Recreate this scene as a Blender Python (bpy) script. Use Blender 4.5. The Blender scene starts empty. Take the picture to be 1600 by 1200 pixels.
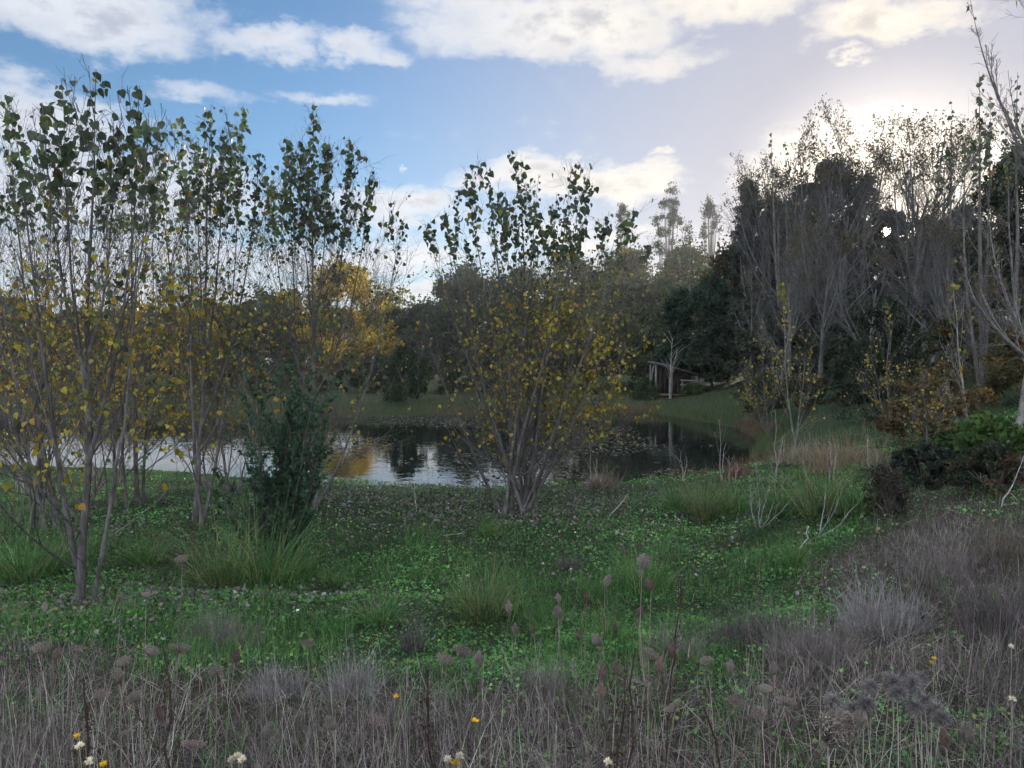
import bpy, math, numpy as np
from mathutils import Matrix

S = bpy.context.scene
C = S.collection
R_ = math.radians
F = 1190.0                                   # focal length in photo pixels (1600 wide)
EYE = 1.65
PITCH = math.atan(40 / F)
WATER = -0.95
CLIM = 62.0

# ------------------------------------------------------------------ camera
cam = bpy.data.cameras.new('camera'); camo = bpy.data.objects.new('camera', cam); C.objects.link(camo)
cam.sensor_width = 36.0; cam.lens = 36.0 * F / 1600.0
cam.clip_start = 0.05; cam.clip_end = 6000
camo.location = (0, 0, EYE); camo.rotation_euler = (math.pi / 2 - PITCH, 0, 0)
S.camera = camo

# ------------------------------------------------------------------ sun, sky, exposure
SUN_AZ = math.atan((1383 - 800) / F)
SUN_EL = math.atan((560 - 362) / math.hypot(F, 583))
SUN_DIR = np.array([math.sin(SUN_AZ) * math.cos(SUN_EL), math.cos(SUN_AZ) * math.cos(SUN_EL), math.sin(SUN_EL)])
sl = bpy.data.lights.new('sun', 'SUN'); slo = bpy.data.objects.new('sun', sl); C.objects.link(slo)
sl.energy = 4.0; sl.angle = R_(0.5); sl.color = (1.0, 0.83, 0.6)
slo.rotation_euler = (math.pi / 2 - SUN_EL, 0, math.pi - SUN_AZ)
SKY_STRENGTH = 0.11
S.view_settings.view_transform = 'Standard'; S.view_settings.look = 'None'
S.view_settings.exposure = 0.95
S.view_settings.use_white_balance = True; S.view_settings.white_balance_temperature = 5650; S.view_settings.white_balance_tint = 10.0   # the phone's cool balance; S.view_settings.gamma = 1.0
S.view_settings.use_curve_mapping = False
S.cycles.use_denoising = True
try:
    S.cycles.denoiser = 'OPENIMAGEDENOISE'; S.cycles.denoising_input_passes = 'RGB_ALBEDO_NORMAL'; S.cycles.denoising_prefilter = 'ACCURATE'
except Exception: pass
S.cycles.debug_use_spatial_splits = True
S.cycles.use_adaptive_sampling = True; S.cycles.adaptive_threshold = 0.04
S.cycles.max_bounces = 5; S.cycles.diffuse_bounces = 3; S.cycles.glossy_bounces = 3; S.cycles.transmission_bounces = 4
S.cycles.transparent_max_bounces = 8; S.cycles.volume_bounces = 0
S.cycles.sample_clamp_indirect = 6.0
S.cycles.caustics_reflective = False; S.cycles.caustics_refractive = False

class NT:
    """tiny helper for node trees"""
    def __init__(s, nt): s.nt = nt
    def n(s, t, **k):
        o = s.nt.nodes.new(t)
        for a, b in k.items(): setattr(o, a, b)
        return o
    def put(s, sock, v):
        if isinstance(v, bpy.types.NodeSocket): s.nt.links.new(v, sock)
        elif v is not None:
            if hasattr(sock.default_value, '__len__') and not hasattr(v, '__len__'): v = (v,) * len(sock.default_value)
            if hasattr(v, '__len__') and len(sock.default_value) == 4 and len(v) == 3: v = tuple(v) + (1,)
            sock.default_value = v
    def m(s, op, a, b=None, c=None, clamp=False):
        o = s.n('ShaderNodeMath', operation=op); o.use_clamp = clamp
        for i, v in enumerate((a, b, c)):
            if v is not None: s.put(o.inputs[i], v)
        return o.outputs[0]
    def ramp(s, v, a, b, c=0.0, d=1.0):
        o = s.n('ShaderNodeMapRange', interpolation_type='SMOOTHSTEP')
        for i, q in enumerate((v, a, b, c, d)): s.put(o.inputs[i], q)
        return o.outputs[0]
    def mix(s, f, a, b, mode='MIX'):
        o = s.n('ShaderNodeMix', data_type='RGBA', blend_type=mode)
        s.put(o.inputs[0], f); s.put(o.inputs[6], a); s.put(o.inputs[7], b)
        return o.outputs[2]
    def noise(s, vec, scale, detail=4, rough=0.55, dist=0.0):
        o = s.n('ShaderNodeTexNoise')
        if vec is not None: s.put(o.inputs['Vector'], vec)
        s.put(o.inputs['Scale'], scale); s.put(o.inputs['Detail'], detail); s.put(o.inputs['Roughness'], rough); s.put(o.inputs['Distortion'], dist)
        return o

def build_sky():
    w = bpy.data.worlds.new('World'); S.world = w; w.use_nodes = True
    nt = w.node_tree; nt.nodes.clear(); T = NT(nt)
    sky = T.n('ShaderNodeTexSky', sky_type='NISHITA'); sky.sun_disc = False
    sky.sun_elevation = SUN_EL; sky.sun_rotation = SUN_AZ
    sky.air_density = 1.0; sky.dust_density = 0.2; sky.ozone_density = 4.0; sky.altitude = 50
    tc = T.n('ShaderNodeTexCoord'); d = tc.outputs['Generated']
    sp = T.n('ShaderNodeSeparateXYZ'); T.put(sp.inputs[0], d)
    X, Y, Z = sp.outputs
    az = T.m('MULTIPLY', T.m('ARCTAN2', X, Y), 57.2958)
    el = T.m('MULTIPLY', T.m('ARCSINE', Z), 57.2958)
    # cloud deck coordinates: the direction met by a flat layer
    zz = T.m('ADD', T.m('MAXIMUM', Z, 0.0), 0.10)
    cv = T.n('ShaderNodeCombineXYZ'); T.put(cv.inputs[0], T.m('DIVIDE', X, zz)); T.put(cv.inputs[1], T.m('DIVIDE', Y, zz)); cv.inputs[2].default_value = 3.7
    deck = cv.outputs[0]
    ae = T.n('ShaderNodeCombineXYZ'); T.put(ae.inputs[0], T.m('MULTIPLY', az, 0.06)); T.put(ae.inputs[1], T.m('MULTIPLY', el, 0.11)); ae.inputs[2].default_value = 1.3
    warp = T.noise(ae.outputs[0], 2.2, 6, 0.62)
    ws = T.n('ShaderNodeSeparateColor'); T.put(ws.inputs[0], warp.outputs['Color'])
    waz = T.m('ADD', az, T.m('MULTIPLY', T.m('SUBTRACT', ws.outputs[0], 0.5), 9.0))
    wel = T.m('ADD', el, T.m('MULTIPLY', T.m('SUBTRACT', ws.outputs[1], 0.5), 6.0))
    total = None
    for (px, py, wx, wy, k) in CLOUDS:
        a = math.degrees(math.atan((px - 800) / F)); e = math.degrees(math.atan((560 - py) / math.hypot(F, px - 800)))
        hw = math.degrees(wx / F); hh = math.degrees(wy / F)
        u = T.m('DIVIDE', T.m('SUBTRACT', waz, a), hw); v = T.m('DIVIDE', T.m('SUBTRACT', wel, e), hh)
        r2 = T.m('ADD', T.m('MULTIPLY', u, u), T.m('MULTIPLY', v, v))
        q = T.m('MULTIPLY', T.m('MAXIMUM', T.m('SUBTRACT', 1.0, r2), 0.0), k)
        total = q if total is None else T.m('MAXIMUM', total, q)
    # outside the view: added cloud, fuller and brighter, to lift the ground light
    rest = T.ramp(T.m('ABSOLUTE', az), 38.0, 50.0)
    high = T.ramp(el, 26.0, 34.0)
    elsewhere = T.m('MULTIPLY', T.m('MAXIMUM', rest, high), 0.82)
    total = T.m('MAXIMUM', total, elsewhere)
    f1 = T.noise(deck, 1.5, 9, 0.62, 0.3).outputs[0]
    f2 = T.noise(ae.outputs[0], 7.0, 7, 0.6).outputs[0]
    ff = T.m('ADD', T.m('MULTIPLY', f1, 0.55), T.m('MULTIPLY', f2, 0.45))
    dens = T.m('ADD', total, T.m('MULTIPLY', T.m('SUBTRACT', ff, 0.5), 2.0))
    mask = T.ramp(dens, 0.12, 0.95, 0.0, 0.97)
    mask = T.m('MULTIPLY', mask, T.ramp(el, -1.0, 0.5))
    # angle from the sun
    dt = T.n('ShaderNodeVectorMath', operation='DOT_PRODUCT'); T.put(dt.inputs[0], d); dt.inputs[1].default_value = tuple(SUN_DIR)
    ang = T.m('MULTIPLY', T.m('ARCCOSINE', T.m('MINIMUM', dt.outputs['Value'], 0.999999)), 57.2958)
    near = T.ramp(ang, 44.0, 3.0)
    glow = T.ramp(ang, 12.0, 0.0)
    thick = T.ramp(dens, 0.45, 1.25)
    shade = T.m('MULTIPLY', thick, T.ramp(f2, 0.34, 0.66))
    lit = T.mix(near, T.mix(T.ramp(ang, 60.0, 110.0), (0.47, 0.445, 0.415), (1.2, 1.18, 1.14)), (0.66, 0.54, 0.375))  # unseen cloud far from the sun is brightened to light the ground
    low = T.mix(near, (0.265, 0.265, 0.28), (0.36, 0.30, 0.24))
    cc = T.mix(T.m('MULTIPLY', shade, 0.85), lit, low)
    cc = T.mix(glow, cc, (1.7, 1.4, 1.0))
    ccs = T.mix(1.0, cc, (1 / SKY_STRENGTH,) * 3, 'MULTIPLY')
    tint = T.mix(1.0, sky.outputs[0], SKY_TINT, 'MULTIPLY')
    tint = T.mix(T.ramp(el, 12.0, -2.0, 0.0, 0.75), tint, tuple(v / SKY_STRENGTH for v in (0.33, 0.33, 0.34)))   # pale air low over the land
    veil = T.mix(T.m('MULTIPLY', T.ramp(ang, 44.0, 6.0), 0.9), tint, tuple(v / SKY_STRENGTH for v in (0.31, 0.265, 0.245)))
    veil = T.mix(T.m('MULTIPLY', T.ramp(ang, 12.5, 1.0), 0.9), veil, tuple(v / SKY_STRENGTH for v in (0.95, 0.78, 0.58)))
    col = T.mix(mask, veil, ccs)
    disc = T.ramp(ang, 0.42, 0.30)
    col = T.mix(disc, col, tuple(v / SKY_STRENGTH for v in (40.0, 31.0, 17.0)))
    bg = T.n('ShaderNodeBackground'); T.put(bg.inputs[0], col); bg.inputs[1].default_value = SKY_STRENGTH
    out = T.n('ShaderNodeOutputWorld'); nt.links.new(bg.outputs[0], out.inputs[0])
    w.cycles.sampling_method = 'MANUAL'; w.cycles.sample_map_resolution = 1024

SKY_TINT = (1.22, 0.96, 0.78)
CLOUDS = [  # place and reach of each cloud in the sky, strength
    (110, 10, 260, 62, 1.0), (280, 20, 120, 30, .6), (60, 205, 190, 75, .95), (150, 300, 330, 90, .95), (200, 400, 420, 60, .9),
    (425, 72, 120, 34, .78), (575, 76, 80, 26, .72), (300, 150, 80, 24, .62), (490, 162, 110, 18, .6),
    (860, 40, 270, 75, 1.05), (760, 20, 190, 50, .9), (1010, 95, 140, 26, .7), (1150, -10, 260, 60, .95), (1370, 35, 150, 42, .95),
    (880, 285, 215, 46, 1.0), (990, 290, 90, 48, .9), (620, 330, 160, 42, .95), (560, 400, 260, 34, .9), (640, 460, 320, 26, .85), (330, 460, 500, 28, .85),
    (1330, 250, 210, 80, 1.0), (1420, 330, 190, 90, .9), (1010, 245, 34, 10, .62), (625, 254, 14, 9, .7), (1320, 98, 50, 9, .58), (900, 370, 240, 28, .62),
]
build_sky()

# ------------------------------------------------------------------ helpers
def at(px, py, d):
    cx, cy = (px - 800) / F, (600 - py) / F
    y = math.cos(PITCH) + math.sin(PITCH) * cy; z = -math.sin(PITCH) + math.cos(PITCH) * cy
    k = d / y
    return np.array([cx * k, d, EYE + z * k])

def sstep(a, b, x):
    t = np.clip((x - a) / (b - a), 0, 1); return t * t * (3 - 2 * t)

SHORE = np.array([(-46, 21), (-20, 19.6), (-12.8, 19.1), (-9, 18.4), (-6.7, 17.6), (-3.8, 16.4), (-0.9, 15.7), (1.4, 16.2), (3.05, 16.5), (4.7, 17.1),
                  (5.7, 18.6), (6.4, 20.5), (7.5, 23.2), (7.9, 25.5), (8.3, 28.6), (7.7, 31.5), (6.6, 35), (4.8, 36.2), (0, 35.2), (-8.5, 34.0), (-14.5, 34.6), (-46, 37)], float)

def shore_sd(x, y):
    """signed distance to the shoreline, negative over water"""
    x = np.asarray(x, float); y = np.asarray(y, float)
    best = np.full(x.shape, 1e9); ins = np.zeros(x.shape, bool)
    n = len(SHORE)
    for i in range(n):
        a, b = SHORE[i], SHORE[(i + 1) % n]
        ab = b - a
        t = np.clip(((x - a[0]) * ab[0] + (y - a[1]) * ab[1]) / (ab @ ab), 0, 1)
        best = np.minimum(best, np.hypot(x - a[0] - t * ab[0], y - a[1] - t * ab[1]))
        c = (a[1] > y) != (b[1] > y)
        with np.errstate(divide='ignore', invalid='ignore'):
            xi = a[0] + (y - a[1]) / (b[1] - a[1] + 1e-12) * ab[0]
        ins ^= c & (x < xi)
    return np.where(ins, -best, best)

def vnoise(x, y, s, seed=0):
    """cheap smooth value noise in -1..1"""
    x = np.asarray(x, float) / s; y = np.asarray(y, float) / s
    xi, yi = np.floor(x), np.floor(y); fx, fy = x - xi, y - yi
    fx = fx * fx * (3 - 2 * fx); fy = fy * fy * (3 - 2 * fy)
    def h(i, j):
        v = np.sin(i * 127.1 + j * 311.7 + seed * 74.7) * 43758.5453
        return (v - np.floor(v)) * 2 - 1
    return (h(xi, yi) * (1 - fx) + h(xi + 1, yi) * fx) * (1 - fy) + (h(xi, yi + 1) * (1 - fx) + h(xi + 1, yi + 1) * fx) * fy

def g(x, y):
    x = np.asarray(x, float); y = np.asarray(y, float)
    base = np.interp(y, [-50, 0, 2.6, 4.2, 5.5, 7, 9, 12, 14.5, 16, 20, 30, 60, 120, 400], [.1, 0, -.03, -.16, -.36, -.5, -.6, -.68, -.8, -.84, -.7, -.5, -.4, -.3, 0])
    xs = 0.4 + 0.2 * np.clip(y, 0, 200)
    rise = 0.2 * np.maximum(0, x - xs)
    rise = rise * np.where(y < 4, 0.45 + 0.55 * sstep(0, 6, y), 1)
    rise = np.minimum(rise, 7 + 0.02 * rise)
    land = base + rise + 0.05 * vnoise(x, y, 1.3, 1) + 0.035 * vnoise(x, y, .45, 2) + 0.10 * vnoise(x, y, 4.1, 3) * sstep(2, 6, y)
    sd = shore_sd(x, y)
    k = sstep(0.0, np.where(y > 26, 1.5, 2.2), sd)
    shore_z = WATER - 0.03
    out = shore_z + (land - shore_z) * k
    return np.where(sd > 0, out, shore_z - 0.7 * sstep(0, 2.0, -sd))

def gz(x, y): return float(g(np.array([x]), np.array([y]))[0])

def props(o, label=None, cat=None, group=None, kind=None):
    if label: o['label'] = label
    if cat: o['category'] = cat
    if group: o['group'] = group
    if kind: o['kind'] = kind
    return o

def empty(name, loc, label, cat, group=None):
    o = bpy.data.objects.new(name, None); C.objects.link(o); o.location = [float(v) for v in loc]
    o.empty_display_size = 0.2
    return props(o, label, cat, group)

def link(name, me, parent=None, kind=None):
    o = bpy.data.objects.new(name, me); C.objects.link(o)
    if parent is not None: o.parent = parent
    if kind: o['kind'] = kind
    return o

class Geo:
    def __init__(s): s.v = []; s.f3 = []; s.f4 = []; s.c = []; s.n = 0
    def add(s, v, f, col):
        v = np.asarray(v, np.float32).reshape(-1, 3); f = np.asarray(f, np.int64)
        col = np.asarray(col, np.float32)
        if col.ndim == 1: col = np.broadcast_to(col, (len(v), 3))
        s.v.append(v); s.c.append(col.reshape(-1, 3)); (s.f3 if f.shape[1] == 3 else s.f4).append(f + s.n); s.n += len(v)
    def mesh(s, name, mat, origin=(0, 0, 0), smooth=False):
        me = bpy.data.meshes.new(name)
        if not s.v: return me
        v = np.concatenate(s.v) - np.asarray(origin, np.float32); c = np.concatenate(s.c)
        f3 = np.concatenate(s.f3) if s.f3 else np.zeros((0, 3), np.int64); f4 = np.concatenate(s.f4) if s.f4 else np.zeros((0, 4), np.int64)
        me.vertices.add(len(v)); me.vertices.foreach_set('co', v.ravel())
        nl = f3.size + f4.size
        me.loops.add(nl); me.loops.foreach_set('vertex_index', np.concatenate([f3.ravel(), f4.ravel()]).astype(np.int32))
        me.polygons.add(len(f3) + len(f4))
        st = np.concatenate([np.arange(len(f3)) * 3, f3.size + np.arange(len(f4)) * 4]).astype(np.int32)
        me.polygons.foreach_set('loop_start', st)
        me.update(calc_edges=True)
        if smooth: me.polygons.foreach_set('use_smooth', np.ones(len(me.polygons), bool))
        a = me.color_attributes.new('Col', 'FLOAT_COLOR', 'POINT')
        a.data.foreach_set('color', np.concatenate([c, np.ones((len(c), 1), np.float32)], 1).ravel())
        me.materials.append(mat)
        return me
    def build(s, name, mat, parent=None, origin=(0, 0, 0), smooth=False, kind=None):
        return link(name, s.mesh(name, mat, origin, smooth), parent, kind)

def unit(v): return v / np.maximum(np.linalg.norm(v, axis=-1, keepdims=True), 1e-9)

def tubes(G, P, Rr, sides, col, colj=0.0, rng=None):
    """P (N,K,3), R (N,K) -> tubes"""
    N, K = P.shape[:2]
    if N == 0: return
    t = np.empty_like(P); t[:, 1:-1] = P[:, 2:] - P[:, :-2]; t[:, 0] = P[:, 1] - P[:, 0]; t[:, -1] = P[:, -1] - P[:, -2]
    t = unit(t)
    mean = unit(P[:, -1] - P[:, 0])
    ref = np.where(np.abs(mean[:, 2:3]) < 0.8, np.array([[0, 0, 1.]]), np.array([[1., 0.2, 0]]))
    n = unit(np.cross(mean, ref))[:, None, :]
    n = unit(n - (n * t).sum(-1, keepdims=True) * t); b = np.cross(t, n)
    a = np.arange(sides) / sides * 2 * np.pi
    V = P[:, :, None, :] + Rr[:, :, None, None] * (np.cos(a)[None, None, :, None] * n[:, :, None, :] + np.sin(a)[None, None, :, None] * b[:, :, None, :])
    idx = np.arange(N * K * sides).reshape(N, K, sides)
    q = np.stack([idx[:, :-1], np.roll(idx, -1, 2)[:, :-1], np.roll(idx, -1, 2)[:, 1:], idx[:, 1:]], -1).reshape(-1, 4)
    if np.ndim(col) == 1:
        c = np.broadcast_to(np.asarray(col)[None, :], (N, 3))
    else: c = np.asarray(col)
    if colj and rng is not None: c = c * (1 + colj * rng.standard_normal((N, 1)))
    G.add(V, q, np.repeat(np.clip(c, 0.003, 1), K * sides, 0))

def curve(p0, p1, out, K, rng=None, wob=0.0):
    """stem from p0 to p1 that leans out first and straightens upward"""
    p0, p1 = np.asarray(p0, float), np.asarray(p1, float)
    c = p0 + (p1 - p0) * np.array([out, out, 0.38])
    t = np.linspace(0, 1, K)[:, None]
    P = (1 - t) ** 2 * p0 + 2 * t * (1 - t) * c + t * t * p1
    if rng is not None and wob:
        w = np.cumsum(rng.normal(0, wob, (K, 3)), 0); w -= np.linspace(0, 1, K)[:, None] * w[-1]; w[:, 2] *= .3
        P = P + w
    return P

def sample(P, i, t):
    K = P.shape[1]; s = np.clip(t, 0, .9999) * (K - 1); k = s.astype(int); f = (s - k)[:, None]
    return P[i, k] * (1 - f) + P[i, k + 1] * f, unit(P[i, k + 1] - P[i, k])

def spawn(P, Rr, n, t0, t1, ang, angj, L, Lj, K, trop, jit, rf, rng, shape=None, rmin=.002, side=None):
    """n children on every polyline; L is a length factor of the parent's length times shape(t)"""
    N = len(P)
    i = np.repeat(np.arange(N), n); t = (np.tile(np.arange(n), N) + rng.random(N * n)) / n * (t1 - t0) + t0
    p, d = sample(P, i, t)
    plen = np.linalg.norm(P[:, 1:] - P[:, :-1], axis=2).sum(1)[i]
    az = rng.random(N * n) * 2 * np.pi
    ref = unit(np.cross(d, np.array([0.31, 0.17, 0.2]) + rng.normal(0, .3, d.shape)))
    bb = np.cross(d, ref)
    perp = np.cos(az)[:, None] * ref + np.sin(az)[:, None] * bb
    a = np.radians((ang(t) if callable(ang) else ang) + angj * rng.standard_normal(N * n))[:, None]
    dr = unit(np.cos(a) * d + np.sin(a) * perp)
    sh = shape(t) if shape is not None else 1.0
    ln = np.maximum(plen * L * sh * (1 + Lj * rng.standard_normal(N * n)), .03)
    st = ln / (K - 1)
    Q = np.empty((N * n, K, 3)); Q[:, 0] = p
    for k in range(1, K):
        dr = unit(dr + np.array([0, 0, trop]) + jit * rng.standard_normal(dr.shape))
        Q[:, k] = Q[:, k - 1] + dr * st[:, None]
    kk = np.clip((t * (Rr.shape[1] - 1)).astype(int), 0, Rr.shape[1] - 1)
    r0 = np.clip(Rr[i, kk] * rf, rmin, None) * np.clip(ln / (plen * L + 1e-6), .5, 1.1)
    RR = np.maximum(r0[:, None] * np.linspace(1, .3, K)[None], rmin * .75)
    return Q, RR, t

# leaf outline of a poplar: a broad heart with a point; x width, y length, z fold
LEAF_V = np.array([(0, 0, 0), (.20, -.07, .02), (.43, .08, .07), (.50, .28, .09), (.36, .55, .06), (.16, .80, .02), (0, 1.02, -.05),
                   (-.16, .80, .02), (-.36, .55, .06), (-.50, .28, .09), (-.43, .08, .07), (-.20, -.07, .02), (0, .3, -.02), (0, .62, -.02), (.012, -.42, .03), (-.012, -.42, .03)])
LEAF_F = np.array([(0, 1, 12), (1, 2, 12), (2, 3, 12), (3, 4, 12), (12, 4, 13), (4, 5, 13), (5, 6, 13), (6, 7, 13), (7, 8, 13), (13, 8, 12), (8, 9, 12), (9, 10, 12), (10, 11, 12), (11, 0, 12), (0, 14, 15)])
MID_V = LEAF_V[[0, 2, 3, 4, 6, 8, 9, 10]]; MID_F = np.array([(0, 1, 2), (0, 2, 3), (0, 3, 4), (0, 4, 5), (0, 5, 6), (0, 6, 7)])
SMALL_V = np.array([(0, 0, 0), (.42, .18, .05), (.34, .55, .04), (0, 1, -.04), (-.34, .55, .04), (-.42, .18, .05)])
SMALL_F = np.array([(0, 1, 2), (0, 2, 3), (0, 3, 4), (0, 4, 5)])
DIAM_V = np.array([(0, -.5, 0), (.42, 0, .04), (0, .5, 0), (-.42, 0, .04)]); DIAM_F = np.array([(0, 1, 2, 3)])
LONG_V = np.array([(0, 0, 0), (.16, .45, .03), (0, 1, 0), (-.16, .45, .03)]); LONG_F = DIAM_F

def leaf_axes(N, rng, hang=0.75, spread=0.6):
    """tip direction (mostly down) and blade normal"""
    a = rng.random(N) * 2 * np.pi
    h = np.stack([np.cos(a), np.sin(a), np.zeros(N)], 1)
    ax = unit(h * (spread * rng.random((N, 1)) + .12) + np.array([0, 0, -1]) * hang + .25 * rng.standard_normal((N, 3)))
    b = rng.random(N) * 2 * np.pi
    nn = np.stack([np.cos(b), np.sin(b), .35 * rng.standard_normal(N)], 1)
    nn = unit(nn - (nn * ax).sum(1, keepdims=True) * ax)
    return ax, nn

def place(G, LV, LF, p, ax, nn, size, col):
    u = np.cross(ax, nn)
    N = len(p); s = np.asarray(size).reshape(-1, 1, 1)
    V = p[:, None, :] + s * (LV[None, :, 0:1] * u[:, None] + LV[None, :, 1:2] * ax[:, None] + LV[None, :, 2:3] * nn[:, None])
    f = (LF[None] + (np.arange(N) * len(LV))[:, None, None]).reshape(-1, LF.shape[1])
    G.add(V, f, np.repeat(np.clip(col, .004, 1), len(LV), 0))

def randdir(N, rng): return unit(rng.standard_normal((N, 3)))

def scatter_leaves(G, p, size, col, rng, LV=DIAM_V, LF=DIAM_F, up=0.0):
    n = unit(rng.standard_normal((len(p), 3)) + np.array([0, 0, up])); a = randdir(len(p), rng)
    a = unit(a - (a * n).sum(1, keepdims=True) * n)
    place(G, LV, LF, p, a, n, size, col)

def blades(G, base, h, w, lean_az, lean, bend, col, K, rng, curl=None):
    """grass blades: bent tapered strips"""
    N = len(base)
    t = np.linspace(0, 1, K)[None, :]
    hd = np.stack([np.cos(lean_az), np.sin(lean_az)], 1)
    a = lean[:, None] + bend[:, None] * t
    ds = (h / (K - 1))[:, None]
    out = np.concatenate([np.zeros((N, 1)), np.cumsum(np.sin(a)[:, :-1] * ds, 1)], 1)
    upz = np.concatenate([np.zeros((N, 1)), np.cumsum(np.cos(a)[:, :-1] * ds, 1)], 1)
    P = np.empty((N, K, 3)); P[:, :, 0] = base[:, 0:1] + out * hd[:, 0:1]; P[:, :, 1] = base[:, 1:2] + out * hd[:, 1:2]; P[:, :, 2] = base[:, 2:3] + upz
    wa = rng.random(N) * np.pi * 2
    wd = np.stack([np.cos(wa), np.sin(wa), np.zeros(N)], 1)
    ww = (w[:, None] * np.linspace(1, .18, K)[None] * .5)
    V = np.stack([P - wd[:, None] * ww[:, :, None], P + wd[:, None] * ww[:, :, None]], 2)
    idx = np.arange(N * K * 2).reshape(N, K, 2)
    q = np.stack([idx[:, :-1, 0], idx[:, :-1, 1], idx[:, 1:, 1], idx[:, 1:, 0]], -1).reshape(-1, 4)
    G.add(V, q, np.repeat(np.clip(col, .004, 1), K * 2, 0))

# ------------------------------------------------------------------ materials
def foliage_mat(name, trans=0.3, rough=0.55, spec=0.3, vary=0.25, boost=1.25):
    m = bpy.data.materials.new(name); m.use_nodes = True; nt = m.node_tree; nt.nodes.clear(); T = NT(nt)
    at_ = T.n('ShaderNodeAttribute', attribute_name='Col')
    geo = T.n('ShaderNodeNewGeometry')
    ns = T.noise(geo.outputs['Position'], 9.0, 3)
    k = T.ramp(ns.outputs[0], .3, .7, 1 - vary, 1 + vary)
    col = T.mix(1.0, at_.outputs['Color'], k, 'MULTIPLY')
    p = T.n('ShaderNodeBsdfPrincipled'); T.put(p.inputs['Base Color'], col); p.inputs['Roughness'].default_value = rough
    p.inputs['Specular IOR Level'].default_value = spec
    tr = T.n('ShaderNodeBsdfTranslucent'); T.put(tr.inputs[0], T.mix(1.0, col, (boost, boost, boost * .8), 'MULTIPLY'))
    mx = T.n('ShaderNodeMixShader'); mx.inputs[0].default_value = trans
    nt.links.new(p.outputs[0], mx.inputs[1]); nt.links.new(tr.outputs[0], mx.inputs[2])
    o = T.n('ShaderNodeOutputMaterial'); nt.links.new(mx.outputs[0], o.inputs[0])
    return m

def bark_mat(name, scale=18.0, bump=0.5, moss=0.0):
    m = bpy.data.materials.new(name); m.use_nodes = True; nt = m.node_tree; nt.nodes.clear(); T = NT(nt)
    at_ = T.n('ShaderNodeAttribute', attribute_name='Col')
    geo = T.n('ShaderNodeNewGeometry')
    mp = T.n('ShaderNodeMapping'); T.put(mp.inputs[0], geo.outputs['Position']); mp.inputs['Scale'].default_value = (1, 1, .35)
    ns = T.noise(mp.outputs[0], scale, 6, .65)
    n2 = T.noise(geo.outputs['Position'], 3.0, 4)
    k = T.m('MULTIPLY', T.ramp(ns.outputs[0], .3, .72, .5, 1.4), T.ramp(n2.outputs[0], .3, .7, .8, 1.2))
    col = T.mix(1.0, at_.outputs['Color'], k, 'MULTIPLY')
    if moss: col = T.mix(T.m('MULTIPLY', T.ramp(n2.outputs[0], .5, .66), moss), col, (.06, .08, .03))
    p = T.n('ShaderNodeBsdfPrincipled'); T.put(p.inputs['Base Color'], col); p.inputs['Roughness'].default_value = .85; p.inputs['Specular IOR Level'].default_value = .2
    b = T.n('ShaderNodeBump'); b.inputs['Strength'].default_value = bump; b.inputs['Distance'].default_value = .01; T.put(b.inputs['Height'], ns.outputs[0])
    nt.links.new(b.outputs[0], p.inputs['Normal'])
    o = T.n('ShaderNodeOutputMaterial'); nt.links.new(p.outputs[0], o.inputs[0])
    return m

M_LEAF = foliage_mat('poplar_leaf', .42, .45, .35, .3, 1.3)
M_FAR = foliage_mat('far_foliage', .3, .7, .15, .25, 1.2)
M_GRASS = foliage_mat('green_grass', .3, .5, .3, .25, 1.2)
M_DRY = foliage_mat('dry_grass', .15, .8, .1, .3, 1.1)
M_LITTER = foliage_mat('fallen_leaf', .1, .55, .35, .3, 1.0)
M_BARK = bark_mat('bark'); M_PALE = bark_mat('pale_bark', 9.0, .4, .35); M_TWIG = bark_mat('twig', 40.0, .2); M_DEAD = bark_mat('dead_wood', 30.0, .4)

def ground_mat():
    m = bpy.data.materials.new('ground'); m.use_nodes = True; nt = m.node_tree; nt.nodes.clear(); T = NT(nt)
    at_ = T.n('ShaderNodeAttribute', attribute_name='Col')
    geo = T.n('ShaderNodeNewGeometry'); P = geo.outputs['Position']
    a = T.noise(P, 14.0, 8, .7).outputs[0]; b = T.noise(P, 2.1, 5).outputs[0]; c = T.noise(P, 55.0, 4, .7).outputs[0]
    col = T.mix(1.0, at_.outputs['Color'], T.m('MULTIPLY', T.ramp(a, .25, .75, .45, 1.5), T.ramp(c, .3, .7, .7, 1.3)), 'MULTIPLY')
    col = T.mix(T.m('MULTIPLY', T.ramp(b, .48, .66), .5), col, (.055, .045, .032))
    p = T.n('ShaderNodeBsdfPrincipled'); T.put(p.inputs['Base Color'], col); p.inputs['Roughness'].default_value = .95; p.inputs['Specular IOR Level'].default_value = .1
    bm = T.n('ShaderNodeBump'); bm.inputs['Strength'].default_value = .8; bm.inputs['Distance'].default_value = .04
    T.put(bm.inputs['Height'], T.m('ADD', a, T.m('MULTIPLY', c, .4))); nt.links.new(bm.outputs[0], p.inputs['Normal'])
    o = T.n('ShaderNodeOutputMaterial'); nt.links.new(p.outputs[0], o.inputs[0]); return m

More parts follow.
